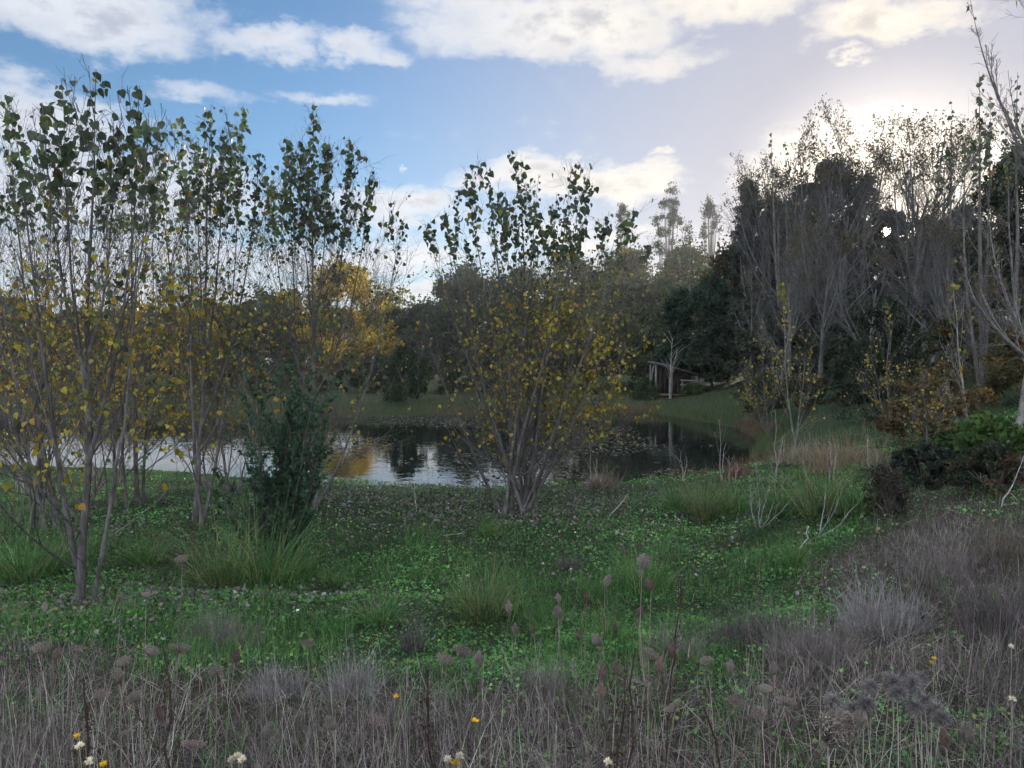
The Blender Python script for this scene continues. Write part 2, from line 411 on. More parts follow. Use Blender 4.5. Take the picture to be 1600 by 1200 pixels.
def water_mat():
    m = bpy.data.materials.new('pond_water'); m.use_nodes = True; nt = m.node_tree; nt.nodes.clear(); T = NT(nt)
    geo = T.n('ShaderNodeNewGeometry'); P = geo.outputs['Position']
    mp = T.n('ShaderNodeMapping'); T.put(mp.inputs[0], P); mp.inputs['Scale'].default_value = (1, .8, 1)
    a = T.noise(mp.outputs[0], 2.2, 3).outputs[0]; b = T.noise(mp.outputs[0], 11.0, 2).outputs[0]
    p = T.n('ShaderNodeBsdfPrincipled'); p.inputs['Base Color'].default_value = (.010, .013, .011, 1)
    p.inputs['Roughness'].default_value = .02; p.inputs['IOR'].default_value = 1.33; p.inputs['Specular IOR Level'].default_value = .75
    bm = T.n('ShaderNodeBump'); bm.inputs['Strength'].default_value = .09; bm.inputs['Distance'].default_value = .05
    T.put(bm.inputs['Height'], T.m('ADD', a, T.m('MULTIPLY', b, .12))); nt.links.new(bm.outputs[0], p.inputs['Normal'])
    o = T.n('ShaderNodeOutputMaterial'); nt.links.new(p.outputs[0], o.inputs[0]); return m

# ------------------------------------------------------------------ ground and pond
def dryness(x, y):
    """1 where the ground is the dry grass bank, 0 in the green hollow"""
    edge = np.interp(x, [-12, -5, -3, -1.2, 0, 1.0, 1.8, 2.6, 4, 6, 9], [5.2, 5.0, 4.7, 4.1, 3.9, 3.9, 4.6, 6.2, 8.5, 10.5, 13.5]) + .45 * vnoise(x, y, 1.1, 7) + .25 * vnoise(x, y, .4, 8)
    return sstep(.5, -.5, y - edge)

def build_ground():
    t = np.linspace(-1, 1, 250); k = 5.6
    xs = 380 * np.sinh(k * t) / np.sinh(k)
    u = np.linspace(-.62, 1, 280); ys = 380 * np.sinh(k * u) / np.sinh(k) + 6.0
    X, Y = np.meshgrid(xs, ys); Z = g(X.ravel(), Y.ravel())
    V = np.stack([X.ravel(), Y.ravel(), Z], 1)
    n = np.arange(X.size).reshape(X.shape)
    q = np.stack([n[:-1, :-1], n[:-1, 1:], n[1:, 1:], n[1:, :-1]], -1).reshape(-1, 4)
    x, y = V[:, 0], V[:, 1]
    d = dryness(x, y)[:, None]
    col = d * np.array([.050, .042, .036]) + (1 - d) * np.array([.030, .050, .022])
    far = sstep(30, 38, y)[:, None]
    col = col * (1 - far) + far * np.array([.036, .050, .022])
    sd = shore_sd(x, y)
    mud = sstep(.35, .0, np.abs(sd - .12))[:, None] * .7
    col = col * (1 - mud) + mud * np.array([.06, .048, .036])
    G = Geo(); G.add(V, q, col)
    o = G.build('ground', ground_mat(), smooth=True); props(o, 'grassy bank sloping down to the pond and on to the far trees', None, None, 'structure')

def build_pond():
    import bmesh
    bm = bmesh.new()
    c = SHORE.mean(0)
    pts = []
    n = len(SHORE)
    for i in range(n):                                   # reach 0.6 m under the banks
        a, b, e = SHORE[i - 1], SHORE[i], SHORE[(i + 1) % n]
        tng = unit(e - a); nr = np.array([tng[1], -tng[0]]); pts.append(b + nr * .7)
    vs = [bm.verts.new((p[0], p[1], WATER)) for p in pts]
    f = bm.faces.new(vs); bmesh.ops.triangulate(bm, faces=[f])
    me = bpy.data.meshes.new('pond'); bm.to_mesh(me); bm.free()
    for p in me.polygons:
        if p.normal.z < 0: p.flip()
    me.materials.append(water_mat())
    o = link('pond', me, kind='structure'); o['label'] = 'still dark pond reflecting the sky and the trees'

build_ground(); build_pond()
# ------------------------------------------------------------------ young poplars with heart-shaped leaves
LEAF_PAL = {'dark': (.066, .090, .052), 'green': (.09, .145, .048), 'olive': (.14, .15, .035), 'yellow': (.36, .29, .035), 'gold': (.30, .19, .026), 'brown': (.13, .085, .04)}
LEAF_MESHES = {}
def leaf_meshes():
    rng = np.random.default_rng(5)
    for k, c in LEAF_PAL.items():
        L = []
        for j in range(5):
            G = Geo(); v = LEAF_V.copy()
            v[:, 0] *= rng.uniform(.85, 1.1); v[:, 2] = v[:, 2] * rng.uniform(.3, 2.2) + .12 * rng.uniform(-1, 1) * v[:, 1] ** 2 + .05 * rng.standard_normal(len(v)) * (np.abs(v[:, 0]) > .1)
            G.add(v, LEAF_F, np.array(c) * rng.uniform(.7, 1.3) * np.array([rng.uniform(.85, 1.15), 1, 1]))
            L.append(G.mesh('leaf', M_LEAF))
        LEAF_MESHES[k] = L
leaf_meshes()

def poplar(name, label, base, stems, d, seed, n1=16, n2=5, n3=2, r0=.035, lf_top=1.0, lf_low=.16, leaf=.105, out=.72, singles=220, group=None, bark=(.125, .115, .110),
           spread=1.0, gap=(.50, .68), base_spread=.12, top_h=.66, trop=.15, palette=None, twig=.0024, mid=.25, topdens=.030, biasx=0.0, s0k=.6, p1k=.42, minsh=.14):
    rng = np.random.default_rng(seed)
    b = at(base[0], base[1], d); b[2] = gz(b[0], b[1])
    E = empty(name, b, label, 'tree', group)
    S0, R0 = [], []
    K = 14
    for i, st_ in enumerate(stems):
        px, py, dd = st_[:3]; tip = at(px, py, d + dd)
        o = b + np.array([rng.uniform(-1, 1) * base_spread, rng.uniform(-1, 1) * base_spread, -.08])
        P = curve(o, tip, out * rng.uniform(.85, 1.1), K, rng, .012)
        r = r0 * (1.0 if i == 0 else rng.uniform(.5, .8))
        if len(st_) > 3:                                     # a second leader leaving the main stem
            o = sample(S0[0][None], np.array([0]), np.array([st_[3]]))[0][0]; P = curve(o, tip, .8, K, rng, .008); r = R0[0][int(st_[3] * (K - 1))] * .72
        S0.append(P); R0.append(np.maximum(r * np.linspace(1, 0, K) ** .9 * np.where(np.arange(K) == 0, 1.5, 1), .0028))
    S0, R0 = np.array(S0), np.array(R0)
    ztop = S0[:, -1, 2].max(); H = ztop - b[2]
    for P, r in zip(S0, R0):
        G = Geo(); tubes(G, P[None], r[None], 8, np.array(bark) * rng.uniform(.85, 1.15)); G.build('stem', M_BARK, E, b, True)
    sh = lambda t: np.clip(1.08 - t, minsh, 1) ** .75
    P1, R1, t1 = spawn(S0, R0, n1, .10, .93, lambda t: 54 - 34 * t, 8, .42 * spread, .22, 8, trop, .04, .36, rng, sh, twig * 1.4)
    P2, R2, t2 = spawn(P1, R1, n2, .18, .92, 36, 12, .42, .3, 5, .07, .08, .6, rng, lambda t: 1.15 - .6 * t, twig)
    P3, R3, t3 = spawn(P2, R2, n3, .2, .9, 38, 14, .45, .3, 3, .05, .12, .7, rng, None, twig * .8)
    G = Geo(); tubes(G, P1, R1, 5, np.array(bark) * .95, .15, rng); tubes(G, P2, R2, 3, np.array(bark) * .85, .2, rng); tubes(G, P3, R3, 3, np.array(bark) * .8, .2, rng)
    G.build('branches', M_TWIG, E, b, True, 'stuff')
    # leaves: crowded on the tips of the tall shoots, thin and yellow lower down
    pos, fh, sz = [], [], []
    def along(P, step, ta, keep):
        ln = np.linalg.norm(P[:, 1:] - P[:, :-1], axis=2).sum(1)
        burst = rng.gamma(.55, 1 / .55, len(P))                # some twigs keep their leaves, others have dropped them
        for i in range(len(P)):
            n = int(ln[i] * (1 - ta) / step)
            if n <= 0: continue
            t = ta + (1 - ta) * (np.arange(n) + rng.random(n)) / n
            p, _ = sample(P, np.full(n, i), t)
            h = (p[:, 2] - b[2]) / H
            k = rng.random(n) < keep(h, p[:, 0] - b[0]) * np.where(h < gap[1], burst[i], 1.0)
            pos.append(p[k]); fh.append(h[k])
    hi = lambda h: sstep(top_h - .1, top_h + .06, h) * lf_top + sstep(gap[0] - .1, gap[1] + .1, h) * (1 - sstep(top_h - .1, top_h + .06, h)) * mid
    lo = lambda h, dx=0: lf_low * sstep(.14, .26, h) * (1 - sstep(gap[0], gap[1], h)) * np.clip(1 + biasx * dx, .25, 2.5)
    along(S0, topdens * s0k, .6, lambda h, dx: np.clip(hi(h) * 1.2, 0, 1))
    along(P1, topdens, .4, lambda h, dx: np.clip(hi(h) * p1k + lo(h, dx), 0, 1))
    along(P2, topdens * 1.2, .3, lambda h, dx: np.clip(hi(h) * .08 + lo(h, dx) * 1.3, 0, 1))
    along(P3, .04, .3, lambda h, dx: np.clip(lo(h, dx) * 1.2 + hi(h) * .05, 0, 1))
    p = np.concatenate(pos); h = np.concatenate(fh); N = len(p)
    off = randdir(N, rng) * rng.uniform(.02, .10, (N, 1)); off[:, 2] = -np.abs(off[:, 2]) * .5; p = p + off
    size = leaf * (.45 + .75 * rng.random(N) ** .8) * np.where(h > top_h, .95, .64)
    # colour follows the turning of the tree: green tips, gold lower branches
    keys = list(LEAF_PAL); pal = np.array([LEAF_PAL[k] for k in keys])
    w = np.zeros((N, len(keys)))
    up = sstep(gap[0] - .05, gap[1] + .1, h)
    w[:, 0] = up * .80; w[:, 1] = up * .16 + (1 - up) * .12; w[:, 2] = .05 * up + .34 * (1 - up); w[:, 3] = (1 - up) * .38 + .01; w[:, 4] = (1 - up) * .20; w[:, 5] = .04 + .05 * (1 - up)
    if palette is not None: w = w * np.array(palette)[None]
    w /= w.sum(1, keepdims=True)
    ci = (w.cumsum(1) > rng.random((N, 1))).argmax(1)
    ax, nn = leaf_axes(N, rng)
    dist = np.hypot(p[:, 0], p[:, 1])
    order = np.argsort(-size / dist)
    pick = order[:singles]; rest = order[singles:]
    for i in pick:
        u = np.cross(ax[i], nn[i]); s = size[i]
        o = link('leaf', LEAF_MESHES[keys[ci[i]]][int(rng.integers(5))], E)
        q = p[i] - b
        o.matrix_local = Matrix(((u[0] * s, ax[i, 0] * s, nn[i, 0] * s, q[0]), (u[1] * s, ax[i, 1] * s, nn[i, 1] * s, q[1]), (u[2] * s, ax[i, 2] * s, nn[i, 2] * s, q[2]), (0, 0, 0, 1)))
    G = Geo()
    cj = pal[ci] * rng.uniform(.65, 1.3, (N, 1))
    place(G, MID_V, MID_F, p[rest], ax[rest], nn[rest], size[rest], cj[rest])
    if len(rest): G.build('foliage', M_LEAF, E, b, False, 'stuff')
    return N

GP = 'young poplars along the near bank'
nl = []
nl.append(poplar('poplar_tree', 'nearest young poplar, three stems rising from one foot, yellow leaves low down', (130, 948), [(150, 108, .0), (18, 165, .4), (232, 190, -.2), (96, 122, .2, .42), (218, 134, .1, .34), (66, 160, -.2, .5), (178, 185, .2, .55)], 6.5, 11,
       n1=19, n2=5, n3=2, r0=.040, singles=300, leaf=.088, lf_low=.17, group=GP, spread=.95, top_h=.78, gap=(.52, .72), mid=.12, base_spread=.05, out=.62, p1k=.22, s0k=.75))
nl.append(poplar('poplar_tree', 'slender poplar beside the pond, second behind the nearest three-stemmed one', (305, 792), [(330, 163, 0), (380, 164, .4), (283, 182, -.3), (405, 236, .3, .3), (250, 225, .2, .25), (350, 205, -.4, .45), (310, 215, .2, .5)], 10.5, 12,
       n1=20, n2=6, n3=4, r0=.038, singles=260, leaf=.088, lf_low=.15, group=GP, top_h=.72, mid=.16, spread=.85, base_spread=.16))
nl.append(poplar('poplar_tree', 'poplar half hidden behind the nearest one, at the edge of the view over the water', (55, 800), [(10, 150, 0), (45, 230, .3), (115, 215, -.2), (-40, 180, .3), (80, 290, .2), (-15, 280, -.2)], 10.2, 13,
       n1=20, n2=6, n3=4, r0=.038, singles=220, leaf=.088, lf_low=.15, group=GP, top_h=.72, mid=.10, spread=.9, base_spread=.25, p1k=.22, s0k=.9))
nl.append(poplar('poplar_tree', 'tall thin-topped poplar rising behind the dark evergreen shrub', (487, 778), [(490, 182, 0), (546, 212, .3), (448, 212, -.2), (579, 268, .2, .35), (418, 285, .3, .3), (628, 345, -.3), (515, 225, -.4, .5), (470, 240, .3, .5)], 11.5, 14,
       n1=20, n2=7, n3=4, r0=.038, singles=260, leaf=.094, lf_low=.035, group=GP, top_h=.70, gap=(.45, .62), mid=.13, spread=.95, base_spread=.16))
nl.append(poplar('poplar_tree', 'broad many-stemmed poplar standing alone at the middle of the near shore', (815, 795),
       [(758, 250, 0), (815, 250, .4), (728, 270, -.3), (842, 272, .2), (893, 257, -.2), (926, 285, .3), (870, 300, .5), (695, 330, .2), (664, 352, -.4), (952, 330, .0), (977, 348, -.4), (1003, 395, .2), (790, 300, -.6), (905, 320, -.6), (1012, 520, -.5), (640, 470, -.3)],
       12.0, 15, n1=13, n2=6, n3=4, r0=.044, singles=300, leaf=.096, lf_low=.15, group=GP, top_h=.72, gap=(.56, .70), mid=.28, spread=.8, base_spread=.42, topdens=.030, biasx=.55, out=.5, p1k=1.0, s0k=.9, minsh=.30))
nl.append(poplar('poplar_tree', 'bushy leafless-footed poplar clump in the gap between the two tall poplars', (210, 790), [(205, 215, 0), (180, 330, .4), (240, 300, -.2), (165, 260, .2)], 11.8, 16,
       n1=20, n2=7, n3=5, r0=.04, singles=160, leaf=.085, lf_low=.17, group=GP, top_h=.75, mid=.16, spread=.9, base_spread=.2))
for k, (px, py, d, tips, lab) in enumerate([(150, 775, 13.5, [(120, 520, 0), (175, 500, .3), (90, 590, .2), (200, 560, -.3)], 'leafless grey brush by the water left of the second poplar'), (345, 772, 13.0, [(330, 520, 0), (375, 540, .3), (300, 560, .2), (395, 600, -.2)], 'leafless grey brush by the water left of the evergreen shrub'),
                                  (10, 770, 13.0, [(0, 500, 0), (40, 540, .3), (-40, 520, .2)], 'leafless brush by the water at the picture edge')]):
    nl.append(poplar('willow_brush', lab, (px, py), tips, d, 17 + 100 * k, n1=17, n2=6, n3=2, r0=.03, singles=0, leaf=.07, lf_low=.05, top_h=1.2, mid=.0, gap=(.6, .9), group='leafless brush on the near shore', spread=1.1, base_spread=.3, bark=(.19, .17, .165)))
GS = 'thin saplings along the far shore path'
nl.append(poplar('poplar_sapling', 'thin pale sapling with a few yellow leaves beside the brown grass mound', (1240, 690), [(1222, 438, 0), (1262, 520, .3)], 16.5, 21, n1=12, n2=4, n3=2, r0=.022, singles=60, leaf=.095, lf_low=.09, top_h=.9, lf_top=.5, gap=(.7, .98), group=GS, bark=(.19, .18, .17), palette=(.2, .3, 1, 2, 1, 1)))
nl.append(poplar('poplar_sapling', 'yellow-leaved sapling in front of the dark round evergreen', (1392, 705), [(1388, 470, 0), (1360, 520, .3), (1420, 560, -.2)], 15.0, 22, n1=13, n2=5, n3=2, r0=.028, singles=120, leaf=.085, lf_low=.16, top_h=.9, lf_top=.5, gap=(.75, .98), group=GS, palette=(.1, .2, 1, 1.5, 1.5, 2)))
nl.append(poplar('poplar_sapling', 'leaning sapling left of the pale trunk with a yellow tuft at its tip', (1518, 730), [(1490, 442, 0), (1475, 590, .2)], 13.0, 23, n1=14, n2=5, n3=2, r0=.028, singles=80, leaf=.085, lf_low=.08, top_h=.93, lf_top=.8, gap=(.7, .98), group=GS, palette=(.1, .2, 1, 1.5, 1.5, 2), bark=(.26, .24, .22)))
nl.append(poplar('poplar_sapling', 'sparse sapling with small pale leaves over the end of the pond', (1205, 655), [(1188, 500, 0), (1165, 560, .3), (1215, 540, 0)], 24.0, 24, n1=14, n2=5, n3=2, r0=.03, singles=60, leaf=.11, lf_low=.16, top_h=.9, lf_top=.3, gap=(.8, .99), group=GS, palette=(.2, .6, 2, 1, .6, 1), twig=.004))
nl.append(poplar('poplar_sapling', 'brown-leaved sapling tangled among the brambles near the edge of the wood', (1450, 735), [(1440, 560, 0), (1478, 600, .3), (1425, 610, -.2)], 12.5, 25, n1=13, n2=5, n3=2, r0=.022, singles=120, leaf=.075, lf_low=.24, top_h=.95, gap=(.85, .99), group=GS, palette=(.1, .3, 1.2, 1, 1, 3)))

# pale-trunked poplars on the rising ground
nl.append(poplar('tall_poplar', 'pale-trunked bare poplar whose boughs cross the top corner of the sky', (1578, 700), [(1640, 215, .5), (1545, 335, .2, .35), (1500, 400, -.3, .3)], 13.5, 31, n1=14, n2=6, n3=3, r0=.07, singles=60, leaf=.10, lf_low=.02, top_h=.90, lf_top=.12, mid=.03, bark=(.20, .19, .18), spread=.62, out=.9, base_spread=.1, topdens=.05, palette=(.6, .3, .6, 1, 1, 4), twig=.003))
nl.append(poplar('tall_poplar', 'leaning bare poplar bough reaching in at the upper corner', (1850, 640), [(1605, -150, .0), (1515, -5, .3, .5), (1540, 70, -.2, .42), (1575, 110, .2, .36)], 12.0, 32, n1=15, n2=6, n3=3, r0=.08, singles=60, leaf=.10, lf_low=.0, top_h=.80, lf_top=.05, mid=.02, bark=(.17, .155, .145), spread=.5, out=1.0, base_spread=.1, topdens=.05, palette=(.6, .3, .6, 1, 1, 4), twig=.003))
print('near leaves', nl)

# ------------------------------------------------------------------ woodland trees
def bare_tree_meshes(seed, H=13.0, lean=0.0, bark=(.145, .142, .14), tips=.5):
    rng = np.random.default_rng(seed)
    K = 12
    tr = curve((0, 0, -.3), (lean, .2 * lean, H * .62), .5, K, rng, .05)[None]; rt = np.maximum(.17 * np.linspace(1, .35, K), .02)[None]; rt[0, 0] *= 1.35
    P0, R0, _ = spawn(tr, rt, 8, .36, .99, 36, 9, .70, .18, 10, .085, .06, .6, rng, lambda t: 1.25 - .5 * t, .02)
    P1, R1, _ = spawn(P0, R0, 8, .15, .95, 34, 9, .42, .22, 8, .10, .05, .5, rng, lambda t: 1.1 - .6 * t, .010)
    P2, R2, _ = spawn(P1, R1, 6, .15, .95, 36, 12, .45, .25, 6, .07, .08, .5, rng, lambda t: 1.1 - .5 * t, .0065)
    P3, R3, _ = spawn(P2, R2, 6, .15, .95, 42, 16, .6, .3, 3, .04, .14, .6, rng, None, .0048)
    Pw, Rw, _ = spawn(tr, rt, 20, .12, .6, 55, 14, .22, .4, 6, .12, .1, .12, rng, None, .006)
    Px, Rx, _ = spawn(Pw, Rw, 5, .2, .95, 40, 14, .5, .3, 4, .05, .1, .6, rng, None, .0045)
    T = Geo(); tubes(T, tr, rt, 10, np.array(bark)); LM = []
    for q in range(len(P0)): L_ = Geo(); tubes(L_, P0[q:q + 1], R0[q:q + 1], 7, np.array(bark) * .95, .08, rng); LM.append(L_.mesh('limb', M_PALE, smooth=True))
    B = Geo(); c2 = np.array(bark) * .72
    tubes(B, P1, R1, 5, np.array(bark) * .85, .15, rng); tubes(B, Pw, Rw, 4, c2, .15, rng)
    for P, R in ((P2, R2), (P3, R3), (Px, Rx)): tubes(B, P, R, 3, c2, .2, rng)
    e = P3[:, -1]; k = (e[:, 2] > np.quantile(e[:, 2], .68)) & (rng.random(len(e)) < tips)
    pl = np.repeat(e[k], 3, 0) + rng.normal(0, .07, (k.sum() * 3, 3))
    ax, nn = leaf_axes(len(pl), rng)
    G = Geo(); place(G, SMALL_V, SMALL_F, pl, ax, nn, rng.uniform(.06, .12, len(pl)), np.array([.09, .075, .04]) * rng.uniform(.5, 1.5, (len(pl), 1)))
    return T.mesh('trunk', M_PALE, smooth=True), B.mesh('branches', M_TWIG, smooth=True), G.mesh('foliage', M_FAR), LM

BARE = [bare_tree_meshes(41, 13, .6), bare_tree_meshes(42, 13.5, -1.2), bare_tree_meshes(43, 12, 1.6), bare_tree_meshes(44, 14, .1, tips=.45)]
def bare_tree(px, top, d, var, rot, label, group='bare poplars of the wood', sx=1.0):
    x = (px - 800) / F * d; b = np.array([x, d, gz(x, d)]); top_z = at(px, top, d)[2]
    E = empty('bare_poplar', b, label, 'tree', group)
    s = (top_z - b[2]) / MH[var]
    E.rotation_euler = (0, 0, rot); E.scale = (s * sx, s * sx, s)
    for n, me in zip(('trunk', 'branches', 'foliage'), BARE[var]):
        link(n, me, E, None if n == 'trunk' else 'stuff')
    for me in BARE[var][3]: link('limb', me, E)
MH = []
for T_, B_, G_, L_ in BARE:
    co = np.empty(len(B_.vertices) * 3, np.float32); B_.vertices.foreach_get('co', co); MH.append(np.quantile(co[2::3], .999))

def clump_cloud(rng, centres, rad, n, flat=.75):
    """points in soft clumps round the centres"""
    i = rng.integers(0, len(centres), n)
    q = rng.standard_normal((n, 3)); q = unit(q) * (rng.random((n, 1)) ** .45)
    q[:, 2] *= flat
    return centres[i] + q * rad[i][:, None], i

def leafy_tree(name, label, px, top, d, hw, col, seed, kind='broad', n=9000, leaf=.13, base=None, group=None, trunk=True, bark=(.12, .105, .09), col2=None, dx=0.0, cat='tree', zlow=None, gap=None):
    """a tree or bush with a crown of separate leaves in clumps; hw is its half width in photo pixels"""
    rng = np.random.default_rng(seed)
    x = (px - 800) / F * d; b = np.array([x, d, gz(x, d)])
    if base is not None: b[2] = base
    zt = at(px, top, d)[2]; H = max(zt - b[2], .5); W = hw / F * d * {'broad': 1.5, 'cone': 1.35, 'column': 1.15, 'mass': 1.3}.get(kind, 1.0)
    E = empty(name, b, label, cat, group)
    low = {'broad': .05, 'bush': .0, 'column': .02, 'cone': .06, 'gum': .38, 'umbrella': .78, 'weep': .04, 'mass': .0}[kind] if zlow is None else zlow
    nc = {'broad': 85, 'bush': 70, 'column': 110, 'cone': 110, 'gum': 42, 'umbrella': 26, 'weep': 60, 'mass': 120}[kind]
    if kind in ('broad', 'cone', 'mass', 'column'): n = int(n * 1.15); leaf = leaf * 1.5
    u = rng.random(nc) ** .85; a = rng.random(nc) * 2 * np.pi; rr = rng.random(nc) ** .42
    prof = {'broad': lambda t: np.sin(np.pi * np.clip(t * .86 + .14, 0, 1)) ** .62, 'bush': lambda t: np.sqrt(np.clip(1 - t ** 2.2, 0, 1)), 'column': lambda t: np.clip(1.02 - t ** 2.6, 0, 1) ** .6 * (.75 + .25 * np.sin(t * 9 + seed)),
            'cone': lambda t: np.clip(1.03 - t, .03, 1) ** .55, 'gum': lambda t: np.sin(np.pi * np.clip(t * .8 + .16, 0, 1)) ** .8, 'umbrella': lambda t: np.clip(1.1 - t * .8, 0, 1), 'weep': lambda t: np.sqrt(np.clip(1 - (t * 1.02 - .3) ** 2 * 1.9, 0.02, 1)),
            'mass': lambda t: np.clip(1 - t ** 3, 0, 1) ** .5}[kind](u)
    lump = 1 + .22 * np.sin(a * 3 + seed) + .15 * np.sin(a * 5 + 2.1 * seed + u * 7)
    cen = np.stack([np.cos(a) * rr * W * prof * lump * .9, np.sin(a) * rr * W * prof * lump * .9, H * (low + (1 - low) * u * .97)], 1)
    rad = np.minimum(W, H * .5) * {'broad': .24, 'bush': .28, 'column': .30, 'cone': .22, 'gum': .26, 'umbrella': .40, 'weep': .22, 'mass': .22}[kind] * rng.uniform(.5, 1.35, nc)
    cc = np.array(col) * rng.uniform(.7, 1.35, (nc, 1))
    if col2 is not None:
        k = rng.random(nc) < .35; cc[k] = np.array(col2) * rng.uniform(.7, 1.3, (k.sum(), 1))
    p, i = clump_cloud(rng, cen, rad, n, .55 if kind in ('gum', 'umbrella') else .8)
    p[:, 2] = np.maximum(p[:, 2], .03)
    if kind == 'weep':
        p[:, 2] -= rng.random(n) * .25 * H * (np.hypot(p[:, 0], p[:, 1]) / W); p[:, 2] = np.maximum(p[:, 2], .05)
    if gap is not None:                                     # a hole in the foliage
        q = p + b - np.array([0, 0, EYE]); t_ = q @ SUN_DIR; off = np.linalg.norm(q - t_[:, None] * SUN_DIR, axis=1)
        k_ = off > gap * rng.uniform(.6, 1.25, n); p, i = p[k_], i[k_]; n = len(p)
    lc = cc[i] * rng.uniform(.6, 1.4, (n, 1)) * np.stack([rng.uniform(.85, 1.2, n), np.ones(n), rng.uniform(.8, 1.2, n)], 1)
    # twigs that stick out of the crown, carrying sprays of leaves beyond the outline
    nt_ = 90 if gap is None else 8; j = rng.integers(0, nc, nt_); dirs = unit(unit(cen[j] - np.array([0, 0, H * .45])) + .5 * rng.standard_normal((nt_, 3)) + np.array([0, 0, .35 if kind != 'weep' else -.3]))
    ln = rad[j] * rng.uniform(.9, 1.9, nt_)
    TP = cen[j][:, None] + dirs[:, None] * (ln[:, None, None] * np.linspace(0, 1, 4)[None, :, None]); TP[:, :, 2] = np.maximum(TP[:, :, 2], .04)
    sp = (TP[:, 1:].reshape(-1, 3)); sp = np.repeat(sp, 6, 0) + rng.normal(0, leaf * .6, (len(sp) * 6, 3)); sp[:, 2] = np.maximum(sp[:, 2], .03)
    G = Geo()
    LV, LF = (LONG_V, LONG_F) if kind in ('weep', 'gum', 'cone') else (DIAM_V, DIAM_F)
    if kind == 'weep':
        ax, nn = leaf_axes(n, rng, 1.2, .3); place(G, LV, LF, p, ax, nn, leaf * rng.uniform(1.5, 3.2, n), lc)
    else: scatter_leaves(G, p, leaf * rng.uniform(.6, 1.3, n) * (1.6 if LV is LONG_V else 1), lc, rng, LV, LF, .3)
    scatter_leaves(G, sp, leaf * rng.uniform(.5, 1.1, len(sp)) * (1.6 if LV is LONG_V else 1), np.repeat(cc[j], 18, 0) * rng.uniform(.6, 1.3, (len(sp), 1)), rng, LV, LF)
    G.build('crown', M_FAR, E, (0, 0, 0), False, 'stuff')
    # trunk and limbs
    T = Geo(); K = 8; r = max(.03, H * (.010 if kind in ('gum', 'umbrella') else .014))
    tr = curve((0, 0, -.15), (W * .15 * rng.standard_normal() + dx, W * .1 * rng.standard_normal(), H * {'cone': .97, 'column': .9, 'bush': .5, 'mass': .5}.get(kind, .8)), .5, K, rng, .03 * H / 6)[None]
    rt = np.maximum(r * np.linspace(1, .25, K), .01)[None]; tubes(T, tr, rt, 8, np.array(bark))
    nlmb = min(nc, 26); ids = rng.choice(nc, nlmb, replace=False)
    tt = np.clip(cen[ids, 2] / H * .75 * rng.uniform(.5, .95, nlmb), .08, .95)
    p0, _ = sample(tr, np.zeros(nlmb, int), tt)
    s = np.linspace(0, 1, 5)[None, :, None]; midp = (p0 + cen[ids]) / 2 + np.array([0, 0, -.06 * H])
    L = (1 - s) ** 2 * p0[:, None] + 2 * s * (1 - s) * midp[:, None] + s * s * cen[ids][:, None]
    T.build('trunk', M_BARK, E, (0, 0, 0), True); T = Geo()
    tubes(T, L, np.maximum(r * .38 * np.linspace(1, .2, 5), .006)[None].repeat(nlmb, 0), 4, np.array(bark))
    tubes(T, TP, np.full((nt_, 4), max(.005, leaf * .04)) * np.linspace(1, .5, 4), 3, np.array(bark) * .9)
    T.build('branches', M_BARK, E, (0, 0, 0), True, 'stuff')
    DIMS[E.name] = (W, H, hw)
    return E
DIMS = {}
def tree_like(src, label, px, top, d, rot):
    """a copy of a finished tree with copies of its parts, sized for its own place"""
    x = (px - 800) / F * d; b = (x, d, gz(x, d)); W, H, hw = DIMS[src.name]
    o = src.copy(); C.objects.link(o); o['label'] = label; o.location = b; o.rotation_euler = (0, 0, rot)
    k = hw / F * d * 1.3 / W if 'hedge' not in src.name else hw / F * d / W
    o.scale = (k, k, (at(px, top, d)[2] - b[2]) / H)
    for ch in src.children:
        c = ch.copy(); C.objects.link(c); c.parent = o

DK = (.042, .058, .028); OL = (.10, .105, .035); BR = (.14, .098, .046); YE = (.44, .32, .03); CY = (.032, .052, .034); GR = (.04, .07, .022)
GL = 'autumn trees across the pond'
leafy_tree('autumn_tree', 'brown-orange autumn tree across the water at the edge of the view', 20, 470, 120, 85, (.16, .10, .035), 101, n=9000, leaf=0.369, group=GL, col2=OL)
leafy_tree('autumn_tree', 'dull olive tree across the water behind the nearest poplar', 125, 488, 125, 75, OL, 102, n=8000, leaf=0.364, group=GL, col2=BR)
leafy_tree('autumn_tree', 'low brown-olive tree across the water right of the nearest poplar', 225, 482, 122, 75, BR, 103, n=8000, leaf=0.361, group=GL, col2=OL)
leafy_tree('autumn_tree', 'olive tree behind the slender second poplar on the far bank', 320, 472, 124, 70, OL, 104, n=8000, leaf=0.374, group=GL, col2=YE)
leafy_tree('autumn_tree', 'mid-green rounded tree across the pond left of the bright yellow one', 415, 462, 126, 62, (.06, .085, .025), 105, n=9000, leaf=0.350, group=GL)
leafy_tree('yellow_tree', 'bright golden-yellow tree catching the sun across the pond', 540, 418, 130, 78, YE, 106, n=15000, leaf=0.364, group=GL, col2=(.14, .15, .03))
GD = 'dark trees behind the pond'
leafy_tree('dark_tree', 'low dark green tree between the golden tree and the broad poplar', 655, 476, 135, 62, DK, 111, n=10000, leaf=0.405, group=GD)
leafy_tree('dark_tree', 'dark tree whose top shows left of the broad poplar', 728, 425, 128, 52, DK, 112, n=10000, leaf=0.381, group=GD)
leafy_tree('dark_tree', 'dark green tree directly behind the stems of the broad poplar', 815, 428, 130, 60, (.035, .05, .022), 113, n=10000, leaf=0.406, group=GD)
leafy_tree('dark_tree', 'olive green tree behind the right half of the broad poplar', 900, 408, 125, 62, (.05, .06, .022), 114, n=10000, leaf=0.375, group=GD, col2=OL)
